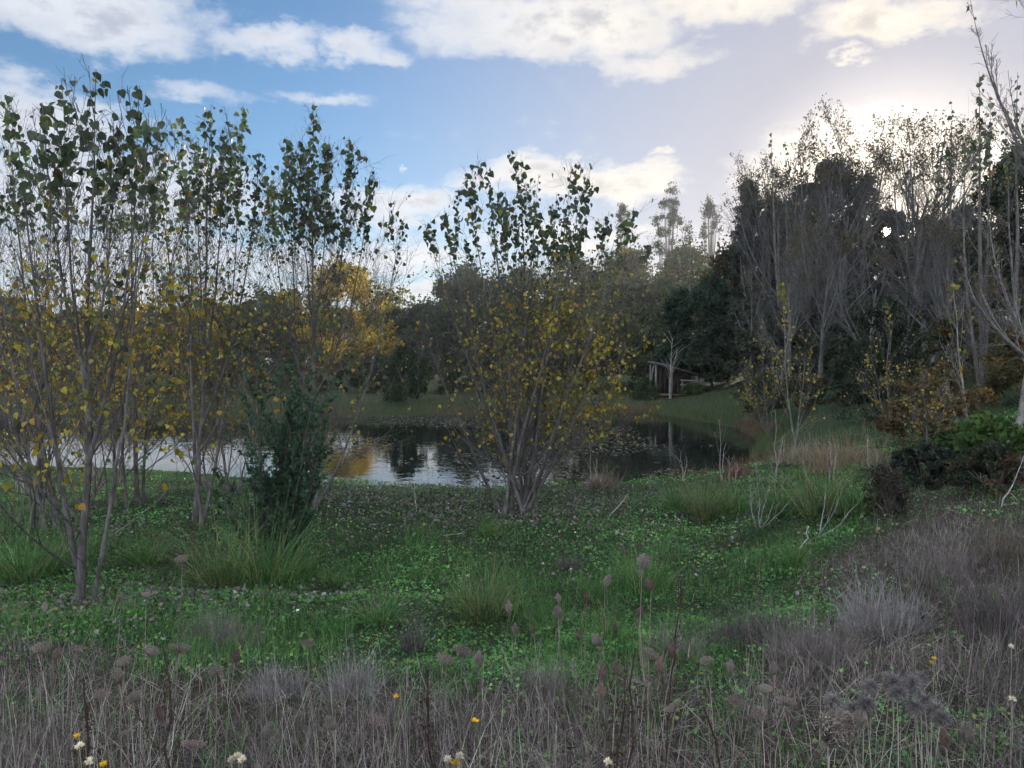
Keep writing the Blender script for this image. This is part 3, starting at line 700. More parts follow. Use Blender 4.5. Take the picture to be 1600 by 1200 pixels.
leafy_tree('dark_tree', 'olive tree above the hut, right of the broad poplar crown', 985, 392, 110, 55, (.055, .068, .022), 115, n=10000, leaf=0.317, group=GD, col2=OL)
leafy_tree('dark_tree', 'dull brown-green tree between hut and eucalyptus', 1070, 388, 90, 52, (.075, .062, .03), 116, n=9000, leaf=0.252, group=GD, col2=GR)
leafy_tree('dark_tree', 'brownish thin tree right above the two blue-green cypresses', 1138, 385, 46, 42, (.07, .06, .032), 117, n=7000, leaf=.13, group=GD, col2=DK)
leafy_tree('eucalyptus', 'tall eucalyptus with ragged top standing above the wood', 1044, 284, 110, 30, (.04, .05, .028), 121, 'gum', n=5200, leaf=0.231, group='eucalyptus tops against the sky', zlow=.42)
leafy_tree('eucalyptus', 'small umbrella-topped eucalyptus silhouetted against the sky', 1108, 314, 110, 18, (.04, .05, .028), 122, 'umbrella', n=1500, leaf=0.213, group='eucalyptus tops against the sky')
leafy_tree('eucalyptus', 'eucalyptus tip just clearing the right shoulder of the broad poplar', 975, 314, 120, 17, (.05, .06, .03), 123, 'gum', n=2600, leaf=0.240, group='eucalyptus tops against the sky', zlow=.55)
leafy_tree('cypress', 'left of two dense blue-green cypresses beside the hut', 1062, 452, 43, 34, CY, 131, 'column', n=15000, leaf=.11, group='cypresses by the hut')
leafy_tree('cypress', 'right-hand and taller of two dense blue-green cypresses', 1112, 432, 41, 38, CY, 132, 'column', n=15000, leaf=.11, group='cypresses by the hut')
leafy_tree('weeping_tree', 'small dark weeping tree on the far bank over the water', 632, 538, 36.6, 36, (.025, .045, .02), 133, 'weep', n=7000, leaf=.07)
GC = 'dark evergreens of the wood'
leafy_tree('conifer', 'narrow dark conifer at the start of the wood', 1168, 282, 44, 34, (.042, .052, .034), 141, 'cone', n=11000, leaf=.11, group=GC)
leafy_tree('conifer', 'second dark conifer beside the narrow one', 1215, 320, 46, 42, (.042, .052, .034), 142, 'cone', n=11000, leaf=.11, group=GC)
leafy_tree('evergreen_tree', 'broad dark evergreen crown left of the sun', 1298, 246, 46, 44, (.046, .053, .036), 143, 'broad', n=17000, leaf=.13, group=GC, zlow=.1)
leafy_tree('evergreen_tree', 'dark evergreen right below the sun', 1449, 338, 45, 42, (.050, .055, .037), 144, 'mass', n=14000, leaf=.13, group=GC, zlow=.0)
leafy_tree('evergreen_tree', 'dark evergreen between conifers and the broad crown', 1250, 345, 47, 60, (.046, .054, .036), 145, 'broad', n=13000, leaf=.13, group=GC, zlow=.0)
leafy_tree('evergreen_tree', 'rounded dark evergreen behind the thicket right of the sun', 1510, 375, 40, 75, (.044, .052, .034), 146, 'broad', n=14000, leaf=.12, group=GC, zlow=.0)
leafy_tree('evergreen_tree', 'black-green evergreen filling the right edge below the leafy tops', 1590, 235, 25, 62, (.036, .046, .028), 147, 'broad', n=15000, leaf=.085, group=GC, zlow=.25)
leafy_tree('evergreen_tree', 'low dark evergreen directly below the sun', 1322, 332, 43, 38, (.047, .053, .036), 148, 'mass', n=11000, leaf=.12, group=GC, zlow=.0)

for k, (px, top, d, var, rot, lab, sx) in enumerate([
    (1212, 198, 40, 3, .4, 'leafy-tipped poplar at the left end of the wood skyline', .8),
    (1262, 190, 42, 0, 1.9, 'bare poplar over the dark conifers left of the broad evergreen', .8),
    (1300, 168, 38, 1, 3.3, 'bare poplar topping the broad dark evergreen', .8),
    (1345, 165, 41, 3, 5.1, 'tall bare poplar above and left of the sun', .85),
    (1408, 168, 36, 2, .2, 'bare poplar with fanned limbs right above the sun', .95),
    (1425, 172, 42, 1, 2.4, 'bare poplar against the brightest sky right of the sun', .85),
    (1470, 165, 38, 3, 4.2, 'twiggy poplar between the sun and the right-hand leafy tops', .8),
    (1285, 330, 27, 0, 4.6, 'pale straight trunk with grey twigs low in front of the wood', 1.05),
    (1235, 350, 31, 2, 1.1, 'grey twiggy poplar over the head of the pond', 1.0),
    (1345, 345, 25, 1, 2.0, 'leaning pale poplar trunk under the sun', 1.0),
    (1410, 395, 26, 0, 5.6, 'grey twiggy tree right under the sun', 1.05),
    (1175, 410, 35, 3, 3.0, 'thin grey tree between cypresses and the pale trunk', .9),
    (1480, 330, 23, 2, 3.9, 'grey bare tree in the thicket left of the pale trunk', .95),
    (1540, 400, 19, 1, .9, 'small bare tree in the thicket beside the pale trunk', 1.0),
    (1195, 235, 42, 1, .9, 'bare twiggy poplar behind the narrow conifer', .9), (1240, 205, 39, 2, .3, 'bare fan-shaped poplar left of the broad evergreen', 1.0), (1325, 175, 44, 0, 1.2, 'bare poplar rising behind the broad evergreen', 1.0),
    (1445, 180, 37, 0, 3.1, 'bare poplar right of the sun gap crown', 1.0), (1505, 190, 41, 1, .3, 'bare poplar among the leafy tops at the right', 1.0), (1310, 300, 30, 3, .8, 'grey twiggy tree in front of the broad evergreen', 1.2), (1445, 350, 24, 2, 5.0, 'grey fan-limbed tree right of the leaning trunk', 1.2), (1215, 380, 28, 1, 2.2, 'grey twiggy tree beside the thin pale sapling', 1.1)]):
    bare_tree(px, top, d, var, rot, lab, sx=sx)

nr = []
GT = 'leafy poplar tops of the wood edge'
nr.append(poplar('wood_edge_poplar', 'slim leafy poplar on the skyline just right of the sun', (1478, 640), [(1487, 158, 0), (1465, 215, .4)], 24, 51, n1=15, n2=5, n3=2, r0=.09, singles=40, leaf=.15, lf_low=.05, top_h=.62, mid=.3, gap=(.4, .6), spread=.4, group=GT, palette=(1, .4, .6, .3, .4, 2.5), twig=.005, topdens=.06, s0k=2.0, p1k=.8))
nr.append(poplar('wood_edge_poplar', 'leafy poplar with large drooping leaves near the upper right corner', (1535, 640), [(1530, 112, 0), (1548, 150, .4), (1505, 200, -.3)], 19, 52, n1=14, n2=5, n3=2, r0=.08, singles=80, leaf=.15, lf_low=.05, top_h=.66, mid=.25, gap=(.4, .6), spread=.4, group=GT, palette=(1, .4, .6, .3, .4, 2.5), twig=.004, topdens=.055, s0k=2.0, p1k=.8))
nr.append(poplar('wood_edge_poplar', 'leafy poplar cut by the right edge of the view', (1592, 640), [(1590, 112, 0), (1612, 140, .4), (1570, 190, -.3)], 20, 53, n1=15, n2=5, n3=2, r0=.08, singles=80, leaf=.14, lf_low=.05, top_h=.62, mid=.3, gap=(.4, .6), spread=.45, group=GT, palette=(1, .4, .6, .3, .4, 2.5), twig=.004, topdens=.05, s0k=2.0, p1k=.8))
nr.append(poplar('wood_edge_poplar', 'leafy poplar group in the gap between eucalyptus and conifer', (1085, 600), [(1080, 345, 0), (1100, 340, .5), (1125, 352, -.5), (1060, 365, .5)], 52, 54, n1=13, n2=5, n3=2, r0=.12, singles=0, leaf=.24, lf_low=.05, top_h=.60, mid=.4, gap=(.4, .6), spread=.35, group=GT, palette=(1, .4, .6, .3, .4, 2.0), twig=.009, topdens=.11, base_spread=1.2, s0k=2.0, p1k=.8))
nr.append(poplar('wood_edge_poplar', 'leafy-tipped poplar at the left end of the bright skyline', (1215, 620), [(1205, 205, 0), (1228, 215, .5), (1250, 212, -.5), (1270, 208, .3)], 36, 55, n1=12, n2=5, n3=2, r0=.12, singles=0, leaf=.19, lf_low=.0, top_h=.80, mid=.12, gap=(.4, .6), spread=.4, group=GT, palette=(1, .4, .6, .3, .4, 2.5), twig=.007, topdens=.09, base_spread=.9, s0k=2.0, p1k=.8))

leafy_tree('evergreen_tree', 'dark evergreen crown under the pale leaning trunk', 1400, 386, 42, 60, (.047, .053, .036), 149, 'broad', n=13000, leaf=.12, group=GC, zlow=.0)
leafy_tree('evergreen_tree', 'dark crown with a gap where the sun shines through', 1388, 326, 47, 30, (.048, .052, .036), 150, 'mass', n=11000, leaf=.12, group=GC, zlow=.45, gap=.34)
for k, (px, top, d, hw, lab) in enumerate([(1252, 288, 50, 44, 'dark crown filling the skyline between conifers and the broad evergreen'), (1350, 272, 51, 28, 'dark crown closing the skyline right of the broad evergreen'), (1500, 322, 49, 44, 'dark crown below the slim leafy poplar on the skyline'), (1562, 292, 33, 46, 'dark crown behind the leafy tops near the right edge'), (1200, 305, 48, 34, 'dark crown beside the narrow conifer')]):
    leafy_tree('evergreen_tree', lab, px, top, d, hw, (.048, .055, .038), 190 + k, 'mass', n=6800, leaf=.12 * d / 46, group=GC, zlow=.15, gap=.40 if k == 1 else None)
# the wood goes on behind the pond
GW = 'far woodland trees behind the pond'
for k, (px, top, lab) in enumerate([(-15, 500, 'far brown woodland tree at the left edge of the view'), (50, 505, 'far woodland tree behind the nearest poplar'), (170, 500, 'far woodland tree between first and second poplar'), (280, 502, 'far woodland tree behind the slender second poplar'), (385, 497, 'far woodland tree left of the golden one'),
                              (490, 490, 'far woodland tree behind the golden one'), (600, 482, 'far dark woodland tree right of the golden one'), (700, 470, 'far woodland tree left of the broad poplar'), (800, 460, 'far woodland tree behind the broad poplar stems'), (905, 450, 'far woodland tree right behind the broad poplar'), (1000, 440, 'far woodland tree behind the hut'), (1100, 430, 'far woodland tree behind the cypresses'), (1190, 430, 'far woodland tree behind the conifers')]):
    if k not in (0, 4, 8, 11): tree_like(WSRC, lab, px, top, (150 if k < 10 else 90) + (k * 5) % 7, 1.7 * k); continue
    WSRC = leafy_tree('woodland_tree', lab, px, top, (150 if k < 10 else 90) + (k * 5) % 7, 62, [(.085, .07, .032), (.065, .068, .03), (.045, .055, .026)][0 if k < 4 else (1 if k < 6 else 2)], 160 + k, 'mass', n=6000, leaf=.42 if k < 10 else .26, group=GW, col2=(.05, .055, .025))
for k, (px, top, d, lab) in enumerate([(-12, 566, 47, 'low brown hedge bush at the left edge across the pond'), (60, 570, 46, 'low hedge bush across the pond behind the nearest poplar'), (160, 562, 47, 'low hedge bush across the pond between the first poplars'), (260, 570, 46, 'low hedge bush across the pond behind the second poplar'), (350, 566, 47, 'low hedge bush across the pond left of the evergreen shrub'),
                               (450, 572, 46, 'low hedge bush across the pond behind the evergreen shrub'), (540, 577, 47, 'low hedge bush under the golden tree'), (600, 562, 46, 'dark hedge bush left behind the weeping tree'), (690, 556, 46, 'dark hedge bush right behind the weeping tree'), (780, 552, 47, 'dark hedge bush behind the broad poplar stems'), (870, 545, 46, 'dark hedge bush behind the right stems of the broad poplar'), (950, 540, 47, 'dark hedge bush left behind the hut'), (1010, 530, 46, 'dark bush beside the hut')]):
    if k not in (0, 3, 7, 10): tree_like(HSRC, lab, px, top, d, 1.3 * k); continue
    HSRC = leafy_tree('hedge_bush', lab, px, top, d, 74, (.075, .066, .032) if k < 6 else (.036, .046, .024), 180 + k, 'bush', n=5200, leaf=.15, group='hedge across the pond', col2=(.05, .06, .026), cat='bush')
# understorey on the slope
GB = 'bushes under the wood'
for (px, top, d, hw, col, seed, kind, n, leaf, lab, c2) in [
    (1385, 470, 17.5, 62, (.022, .034, .020), 201, 'bush', 9000, .055, 'dark rounded evergreen bush under the pale trunks', None),
    (1470, 590, 13.5, 90, (.085, .062, .034), 202, 'bush', 3000, .075, 'brown-leaved thicket between dark bush and pale trunk', (.13, .105, .04)),
    (1548, 672, 11.0, 48, (.07, .115, .028), 203, 'broad', 1500, .075, 'bright green leafy bush beside the pale trunk', (.05, .09, .025)),
    (1450, 745, 10.0, 88, (.026, .034, .026), 204, 'bush', 6000, .045, 'low blackish bramble mound in front of the thicket', None),
    (1555, 750, 8.8, 80, (.035, .045, .028), 205, 'bush', 3600, .045, 'dark bramble at the right edge above the dry bank', (.07, .05, .03)),
    (1390, 800, 8.6, 34, (.06, .052, .045), 206, 'bush', 2600, .03, 'small grey-brown shrub at the edge of the green hollow', None),
    (1330, 560, 21, 60, (.028, .04, .024), 207, 'bush', 5000, .07, 'dark bush at the foot of the bare pale trunks', None),
    (1260, 590, 24, 60, (.05, .05, .026), 208, 'bush', 4500, .08, 'olive scrub behind the thin pale sapling', (.11, .08, .035)),
    (1195, 585, 27, 45, (.045, .055, .028), 209, 'bush', 4200, .08, 'grey-green scrub where the far shore bends', (.09, .075, .03)),
    (1500, 500, 21, 95, (.042, .05, .024), 210, 'bush', 7500, .075, 'tall green-brown scrub behind the pale trunk', (.10, .07, .03)),
    (1600, 520, 17, 85, (.075, .068, .03), 211, 'bush', 5000, .075, 'brownish scrub at the right edge behind the pale trunk', (.15, .10, .03)),
    (1420, 470, 29, 110, (.046, .055, .036), 212, 'mass', 9000, .10, 'dark undergrowth filling the wood right of the sun', None),
    (1290, 460, 33, 110, (.046, .054, .036), 213, 'mass', 9000, .11, 'dark undergrowth filling the wood left of the sun', None),
    (1085, 600, 38.6, 26, (.05, .075, .03), 215, 'bush', 1500, .09, 'low green bush hiding the right end of the hut railing', None),
    (1008, 596, 38.8, 24, (.045, .065, .03), 216, 'bush', 1300, .09, 'low green bush at the left corner of the hut', None),
    (1190, 470, 38, 70, (.03, .04, .026), 214, 'mass', 7000, .12, 'dark undergrowth between the cypresses and the wood', None)]:
    leafy_tree('undergrowth_bush' if kind == 'mass' else 'bush', lab, px, top, d, hw, col, seed, kind, n=n, leaf=leaf, group=GB, col2=c2, cat='bush')

# evergreen shrub in front of the tall thin poplar, with upright shoots and oval leaves
def privet():
    rng = np.random.default_rng(301)
    d = 8.3; b = at(432, 868, d); b[2] = gz(b[0], b[1])
    E = empty('evergreen_shrub', b, 'dense dark evergreen shrub of upright shoots in front of the pond', 'shrub')
    ns = 44
    tips = np.stack([at(px, py, d + dz) for px, py, dz in zip(rng.normal(462, 36, ns), 548 + 190 * rng.random(ns) ** .9, rng.normal(0, .35, ns))])
    S0 = np.stack([curve(b + np.array([rng.uniform(-.12, .12), rng.uniform(-.1, .1), -.05]), t, .55, 10, rng, .015) for t in tips])
    R0 = np.maximum(.014 * np.linspace(1, .15, 10), .003)[None].repeat(ns, 0)
    P1, R1, _ = spawn(S0, R0, 12, .12, .97, 38, 10, .24, .3, 6, .09, .06, .5, rng, lambda t: 1.15 - .75 * t, .002)
    G = Geo(); tubes(G, S0, R0, 6, np.array((.11, .10, .085)), .1, rng); tubes(G, P1, R1, 3, np.array((.09, .085, .07)), .1, rng); G.build('stem', M_BARK, E, b, True)
    P = np.concatenate([P1]); n = 40
    i = np.repeat(np.arange(len(P)), n); t = rng.uniform(.15, 1, len(i)); p, dr = sample(P, i, t)
    ax = unit(dr + .9 * randdir(len(p), rng)); nn = randdir(len(p), rng); nn[:, 2] += .6; nn = unit(nn - (nn * ax).sum(1, keepdims=True) * ax)
    G = Geo(); k = rng.random(len(p)) < .92
    p, ax, nn = p[k], ax[k], nn[k]
    place(G, np.array([(0, 0, 0), (.24, .4, .04), (.18, .75, .03), (0, 1, 0), (-.18, .75, .03), (-.24, .4, .04)]), SMALL_F, p, ax, nn, rng.uniform(.028, .055, len(p)), np.array((.045, .088, .052)) * rng.uniform(.6, 1.5, (len(p), 1)))
    G.build('foliage', M_GRASS, E, b, False, 'stuff')
privet()
# ------------------------------------------------------------------ hut on the far bank
M_WOOD = bark_mat('weathered_wood', 25.0, .3)
def box(G, c, s, col, rz=0.0, rx=0.0, ry=0.0):
    v = np.array([(x, y, z) for x in (-.5, .5) for y in (-.5, .5) for z in (-.5, .5)]) * np.array(s)
    M = np.array((Matrix.Rotation(rz, 3, 'Z') @ Matrix.Rotation(ry, 3, 'Y') @ Matrix.Rotation(rx, 3, 'X')))
    f = np.array([(0, 1, 3, 2), (4, 6, 7, 5), (0, 4, 5, 1), (2, 3, 7, 6), (0, 2, 6, 4), (1, 5, 7, 3)])
    G.add(v @ M.T + np.array(c), f, np.asarray(col))
def hut():
    d = 40.5; x = (1052 - 800) / F * d; b = np.array([x, d, gz(x, d)])
    E = empty('hut', b, 'small open-fronted wooden hut under the trees across the pond', 'hut')
    w, dp, h0, h1 = 2.15, 1.6, 1.75, 1.15
    def part(n, *bx, mat=M_WOOD):
        G = Geo()
        for q in bx: box(G, *q)
        return G.build(n, mat, E)
    part('roof', ((0, 0, (h0 + h1) / 2 + .05), (w + .35, dp + .4, .06), (.12, .12, .12), 0, 0, math.atan((h0 - h1) / w)))
    for k in range(9): part('plank', ((-w / 2 + .12 + k * w / 9.0, dp / 2, (h0 - (h0 - h1) * (k + .5) / 9) / 2), (w / 9.2, .03, h0 - (h0 - h1) * (k + .7) / 9), np.array((.06, .048, .04)) * (.8 + .05 * (k * 7 % 9))))
    for (px, py, h) in ((-w / 2, -dp / 2, h0), (w / 2, -dp / 2, h1), (-w / 2, dp / 2 - .07, h0), (-.25, -dp / 2, h0 - .28)):
        part('post', ((px, py, h / 2), (.09, .09, h), (.17, .16, .15)))
    part('side_wall', ((w / 2 - .02, .05, h1 / 2), (.04, dp - .25, h1 - .05), (.13, .10, .08)))
    part('floor_board', ((0, 0, .1), (w - .1, dp - .1, .06), (.15, .12, .1)))
    part('brace', ((-w / 2 - .28, -dp / 2 - .05, .8), (.06, .06, 1.75), (.15, .14, .135), 0, 0, .18))
    R = empty('railing', (x + .85, d - 1.5, gz(x + .85, d - 1.5)), 'low wooden railing in front of the hut', 'railing')
    for k in range(4):
        G = Geo(); box(G, (-.7 + k * .48, 0, .33), (.06, .06, .72), (.15, .14, .13)); G.build('post', M_WOOD, R)
    for z in (.62, .38):
        G = Geo(); box(G, (0, -.045, z), (1.65, .03, .07), (.14, .13, .12), 0, 0, .06); G.build('rail', M_WOOD, R)
    # pale forked birch in front
    rng = np.random.default_rng(77)
    bb = at(1046, 622, 39.0); bb[2] = gz(bb[0], bb[1])
    B = empty('birch_tree', bb, 'slender white forked trunk in front of the hut', 'tree')
    P = np.stack([curve(bb - [0, 0, .1], at(1051, 528, 39), .1, 10, rng, .03), curve(bb - [0, 0, .1], at(1058, 545, 39.2), .0, 10, rng, .03)])
    G = Geo(); tubes(G, P, np.maximum(.04 * np.linspace(1, .25, 10), .01)[None].repeat(2, 0), 6, np.array((.30, .295, .285))); G.build('trunk', M_PALE, B, bb, True)
    P1, R1, _ = spawn(P, np.full((2, 10), .03), 12, .4, .98, 40, 10, .25, .2, 6, .05, .06, .6, rng, None, .008)
    G = Geo(); tubes(G, P1, R1, 3, np.array((.25, .23, .21))); G.build('branches', M_TWIG, B, bb, True, 'stuff')
hut()

# ------------------------------------------------------------------ what covers the ground
def field_points(n, rng, y0, y1, power=1.0, margin=1.6, slope=.74):
    """points before the camera, thicker near it"""
    u = rng.random(n)
    y = y0 * (y1 / y0) ** u if power == 1.0 else y0 + (y1 - y0) * u ** power
    x = (rng.random(n) * 2 - 1) * (slope * y + margin)
    return x, y

def mixcol(rng, n, cols, wts, j=.3):
    c = np.array(cols)[rng.choice(len(cols), n, p=np.array(wts) / sum(wts))]
    return c * rng.uniform(1 - j, 1 + j, (n, 1))

def dry_grass():
    rng = np.random.default_rng(401)
    G = Geo()
    # fine tangled stems
    x, y = field_points(165000, rng, 1.3, 15.0)
    k = (rng.random(len(x)) < dryness(x, y) ** 1.3) & (shore_sd(x, y) > .3) & (vnoise(x, y, .55, 11) > -.55 + .4 * (rng.random(len(x)) - .5))
    k &= ~((y > 7.5) & (rng.random(len(x)) < .45))
    x, y = x[k], y[k]; n = len(x)
    tall = np.clip(.6 + .55 * vnoise(x, y, .8, 12) + .3 * vnoise(x, y, .25, 13), .2, 1.6)
    h = tall * rng.uniform(.10, .34, n) * np.interp(y, [1, 5, 15], [1.0, .95, .75])
    col = mixcol(rng, n, [(.30, .265, .275), (.42, .385, .35), (.13, .10, .10), (.20, .175, .20), (.10, .16, .06)], [3.5, 1.3, 3.4, 3.4, 2.4]) * np.array([.78, .745, .75]) * np.clip(1 + .5 * vnoise(x, y, .7, 14) + .3 * vnoise(x, y, .2, 16), .35, 1.7)[:, None]
    blades(G, np.stack([x, y, g(x, y) - .01], 1), h, rng.uniform(.0018, .0050, n) * np.interp(y, [1, 4, 15], [.75, 1, 1.6]), rng.random(n) * 6.283, np.abs(rng.normal(0, .6, n)), rng.normal(.6, 1.3, n), col, 3, rng)
    # flattened thatch
    x, y = field_points(45000, rng, 1.3, 12.0)
    k = (rng.random(len(x)) < dryness(x, y)) & (shore_sd(x, y) > .3); x, y = x[k], y[k]; n = len(x)
    blades(G, np.stack([x, y, g(x, y) + rng.random(n) * .06], 1), rng.uniform(.08, .26, n), rng.uniform(.002, .0045, n), rng.random(n) * 6.283, rng.uniform(.9, 1.6, n), rng.normal(.1, .4, n),
           mixcol(rng, n, [(.28, .245, .23), (.38, .34, .28), (.15, .12, .115)], [4, 2, 3]), 3, rng)
    o = G.build('dry_grass', M_DRY); props(o, 'grey-brown dry grass and thatch over the near bank', 'grass', None, 'stuff')
    # long pale straw standing along the very front
    G = Geo(); x, y = field_points(9000, rng, 1.5, 3.6)
    w = np.clip(.35 + .5 * sstep(-.6, -1.6, x / y * 2.2) + .25 * vnoise(x, y, .5, 15), 0, 1); k = rng.random(len(x)) < w; x, y = x[k], y[k]; n = len(x)
    blades(G, np.stack([x, y, g(x, y) - .01], 1), rng.uniform(.25, .52, n), rng.uniform(.002, .0036, n), rng.random(n) * 6.283, np.abs(rng.normal(0, .3, n)), rng.normal(.2, .45, n), mixcol(rng, n, [(.46, .43, .40), (.32, .295, .29), (.16, .135, .135)], [2.5, 3, 3]), 4, rng)
    o = G.build('tall_straw', M_DRY); props(o, 'tall pale straw stems standing in the foreground', 'grass', None, 'stuff')

def green_cover():
    rng = np.random.default_rng(402)
    G = Geo()
    x, y = field_points(230000, rng, 2.6, 16.5, slope=.72)
    sd = shore_sd(x, y); dr = dryness(x, y)
    bald = sstep(.15, .55, vnoise(x, y, 1.5, 21) + .4 * vnoise(x, y, .4, 22) + .5 * sstep(10.5, 13.5, y) - .1)
    k = (rng.random(len(x)) < np.maximum(1 - dr, .07 + .4 * (vnoise(x, y, .9, 27) > .4))) & (sd > .12) & (rng.random(len(x)) > bald * .65); x, y = x[k], y[k]; n = len(x)
    mound = np.clip(.05 + .06 * vnoise(x, y, .7, 23) + .04 * vnoise(x, y, .23, 24), .01, .2)
    z = g(x, y) + mound * rng.random(n) ** .6
    tone = np.clip(1 + .75 * vnoise(x, y, .9, 25) + .45 * vnoise(x, y, .3, 26), .22, 2.0)[:, None]
    col = mixcol(rng, n, [(.080, .215, .055), (.12, .25, .058), (.05, .155, .052), (.20, .27, .065)], [4, 3, 3, 1], .35) * tone
    scatter_leaves(G, np.stack([x, y, z], 1), (.009 + .027 * rng.random(n) ** 2.0) * np.interp(y, [2, 6, 16], [.75, 1.05, 1.8]), col, rng, up=1.6)
    o = G.build('ground_ivy', M_GRASS); props(o, 'low green ground cover in the hollow before the pond', 'ground cover', None, 'stuff')
    G = Geo()
    x, y = field_points(120000, rng, 2.6, 17.5, slope=.72)
    sd = shore_sd(x, y); dr = dryness(x, y)
    k = (rng.random(len(x)) < np.maximum(1 - dr, .14)) & (sd > .1) & (vnoise(x, y, .8, 31) > -.4); x, y = x[k], y[k]; n = len(x)
    blades(G, np.stack([x, y, g(x, y) - .01], 1), rng.uniform(.04, .16, n) * np.clip(1 + .7 * vnoise(x, y, 1.0, 32) + 1.5 * sstep(.35, .8, vnoise(x, y, .6, 34)), .4, 3), rng.uniform(.003, .006, n), rng.random(n) * 6.283, np.abs(rng.normal(.2, .3, n)), rng.normal(.5, .5, n),
           mixcol(rng, n, [(.085, .21, .058), (.14, .26, .07), (.06, .155, .052), (.32, .30, .16)], [4, 2, 3, .6]), 3, rng)
    # the far shore and the field beyond it
    m = 36000; xx = rng.uniform(-32, 16, m); yy = rng.uniform(22, 52, m) ** 1.0
    sd = shore_sd(xx, yy); k = (sd > .15) & ((sd < 3.2) | (rng.random(m) < .35)); xx, yy, sd = xx[k], yy[k], sd[k]; m = len(xx)
    blades(G, np.stack([xx, yy, g(xx, yy) - .02], 1), rng.uniform(.10, .34, m), rng.uniform(.010, .022, m), rng.random(m) * 6.283, np.abs(rng.normal(.2, .3, m)), rng.normal(.5, .5, m),
           mixcol(rng, m, [(.05, .085, .03), (.07, .10, .035), (.10, .085, .045), (.04, .065, .028)], [4, 2, 2, 2]) * np.clip(1 + .4 * vnoise(xx, yy, 3, 33), .4, 1.6)[:, None], 3, rng)
    o = G.build('short_grass', M_GRASS); props(o, 'short green grass of the hollow and the far bank', 'grass', None, 'stuff')

def reeds():
    rng = np.random.default_rng(403)
    G = Geo(); n = 26000
    t = rng.random(n); i = rng.choice(len(SHORE) - 1, n); a, b = SHORE[i], SHORE[i + 1]; p = a + (b - a) * t[:, None]; off = np.abs(rng.normal(0, .55, n)) + .05
    tn = unit(b - a); nr = np.stack([tn[:, 1], -tn[:, 0]], 1); q = p + nr * off[:, None]
    keep = ((q[:, 1] > 19.5) & (q[:, 0] > 4.5)) | (q[:, 1] > 30) | ((q[:, 0] > 3.2) & (rng.random(n) < .2)); keep &= vnoise(q[:, 0], q[:, 1], 1.7, 41) > -.35
    q, off = q[keep], off[keep]; n = len(q)
    brown = (vnoise(q[:, 0], q[:, 1], 2.3, 42) > .0)[:, None]
    c = np.where(brown, mixcol(rng, n, [(.15, .095, .06), (.22, .16, .11), (.10, .065, .045)], [3, 2, 2]), mixcol(rng, n, [(.05, .10, .035), (.09, .12, .04), (.16, .13, .07)], [3, 2, 1]))
    blades(G, np.stack([q[:, 0], q[:, 1], g(q[:, 0], q[:, 1]) - .02], 1), rng.uniform(.12, .42, n), rng.uniform(.005, .012, n), rng.random(n) * 6.283, np.abs(rng.normal(.15, .25, n)), rng.normal(.5, .5, n), c, 4, rng)
    o = G.build('shore_grass', M_GRASS); props(o, 'brown and green sedge along the pond shore', 'grass', None, 'stuff')

def litter():
    rng = np.random.default_rng(404)
    G = Geo(); X, Y = [], []
    A = at(130, 948, 6.5); Ee = at(815, 795, 12.0)
    for (c, sx, sy, n) in ((A, 1.3, .6, 2600), (Ee, 2.4, 1.1, 6500), (at(620, 780, 13.5), 2.2, .8, 4200), (at(300, 790, 10.5), 2.6, 1.2, 3000), (at(1000, 830, 9.5), 1.2, 1.3, 900), (at(800, 900, 7), 3, 1.5, 200)):
        X.append(rng.normal(c[0], sx, n)); Y.append(rng.normal(c[1], sy, n))
    x, y = np.concatenate(X), np.concatenate(Y); k = (shore_sd(x, y) > .1) & (y > 3.5); x, y = x[k], y[k]; n = len(x)
    p = np.stack([x, y, g(x, y) + .03 + rng.random(n) * .06], 1)
    nn = unit(np.array([0, 0, 1]) + .55 * rng.standard_normal((n, 3))); a = randdir(n, rng); a = unit(a - (a * nn).sum(1, keepdims=True) * nn)
    V = SMALL_V.copy(); V[:, 2] *= 3
    place(G, V, SMALL_F, p, a, nn, rng.uniform(.022, .05, n), mixcol(rng, n, [(.16, .148, .14), (.085, .075, .065), (.25, .24, .23), (.26, .19, .06), (.6, .6, .58)], [5, 7, .5, .2, .025]))
    o = G.build('leaf_litter', M_LITTER); props(o, 'grey fallen poplar leaves littering the bank', 'leaf litter', None, 'stuff')
    G = Geo(); m = 30000; x = rng.uniform(-9, 6, m); y = rng.uniform(15.4, 34.5, m)
    dens = sstep(-.25, .5, vnoise(x, y * .6, 2.3, 51) + .35 * vnoise(x, y, .7, 52) + .55 * sstep(-3.2, .5, x) - .8 * sstep(4.2, 5.2, x) + .25 * sstep(23, 30, y) - .35 - .5 * sstep(21, 17, y) * sstep(1, -1, x))
    k = (shore_sd(x, y) < -.05) & (rng.random(m) < dens * .55); x, y = x[k], y[k]; n = len(x)
    nn = unit(np.array([0, 0, 1]) + .10 * rng.standard_normal((n, 3))); a = randdir(n, rng); a = unit(a - (a * nn).sum(1, keepdims=True) * nn)
    place(G, SMALL_V * np.array([1, 1, 1.5]), SMALL_F, np.stack([x, y, np.full(n, WATER + .012)], 1), a, nn, rng.uniform(.05, .12, n), mixcol(rng, n, [(.07, .06, .05), (.13, .115, .095), (.05, .06, .035)], [4, 2, 2]))
    o = G.build('floating_leaves', M_LITTER); props(o, 'dark fallen leaves floating on the pond', 'leaf litter', None, 'stuff')

dry_grass(); green_cover(); reeds(); litter()

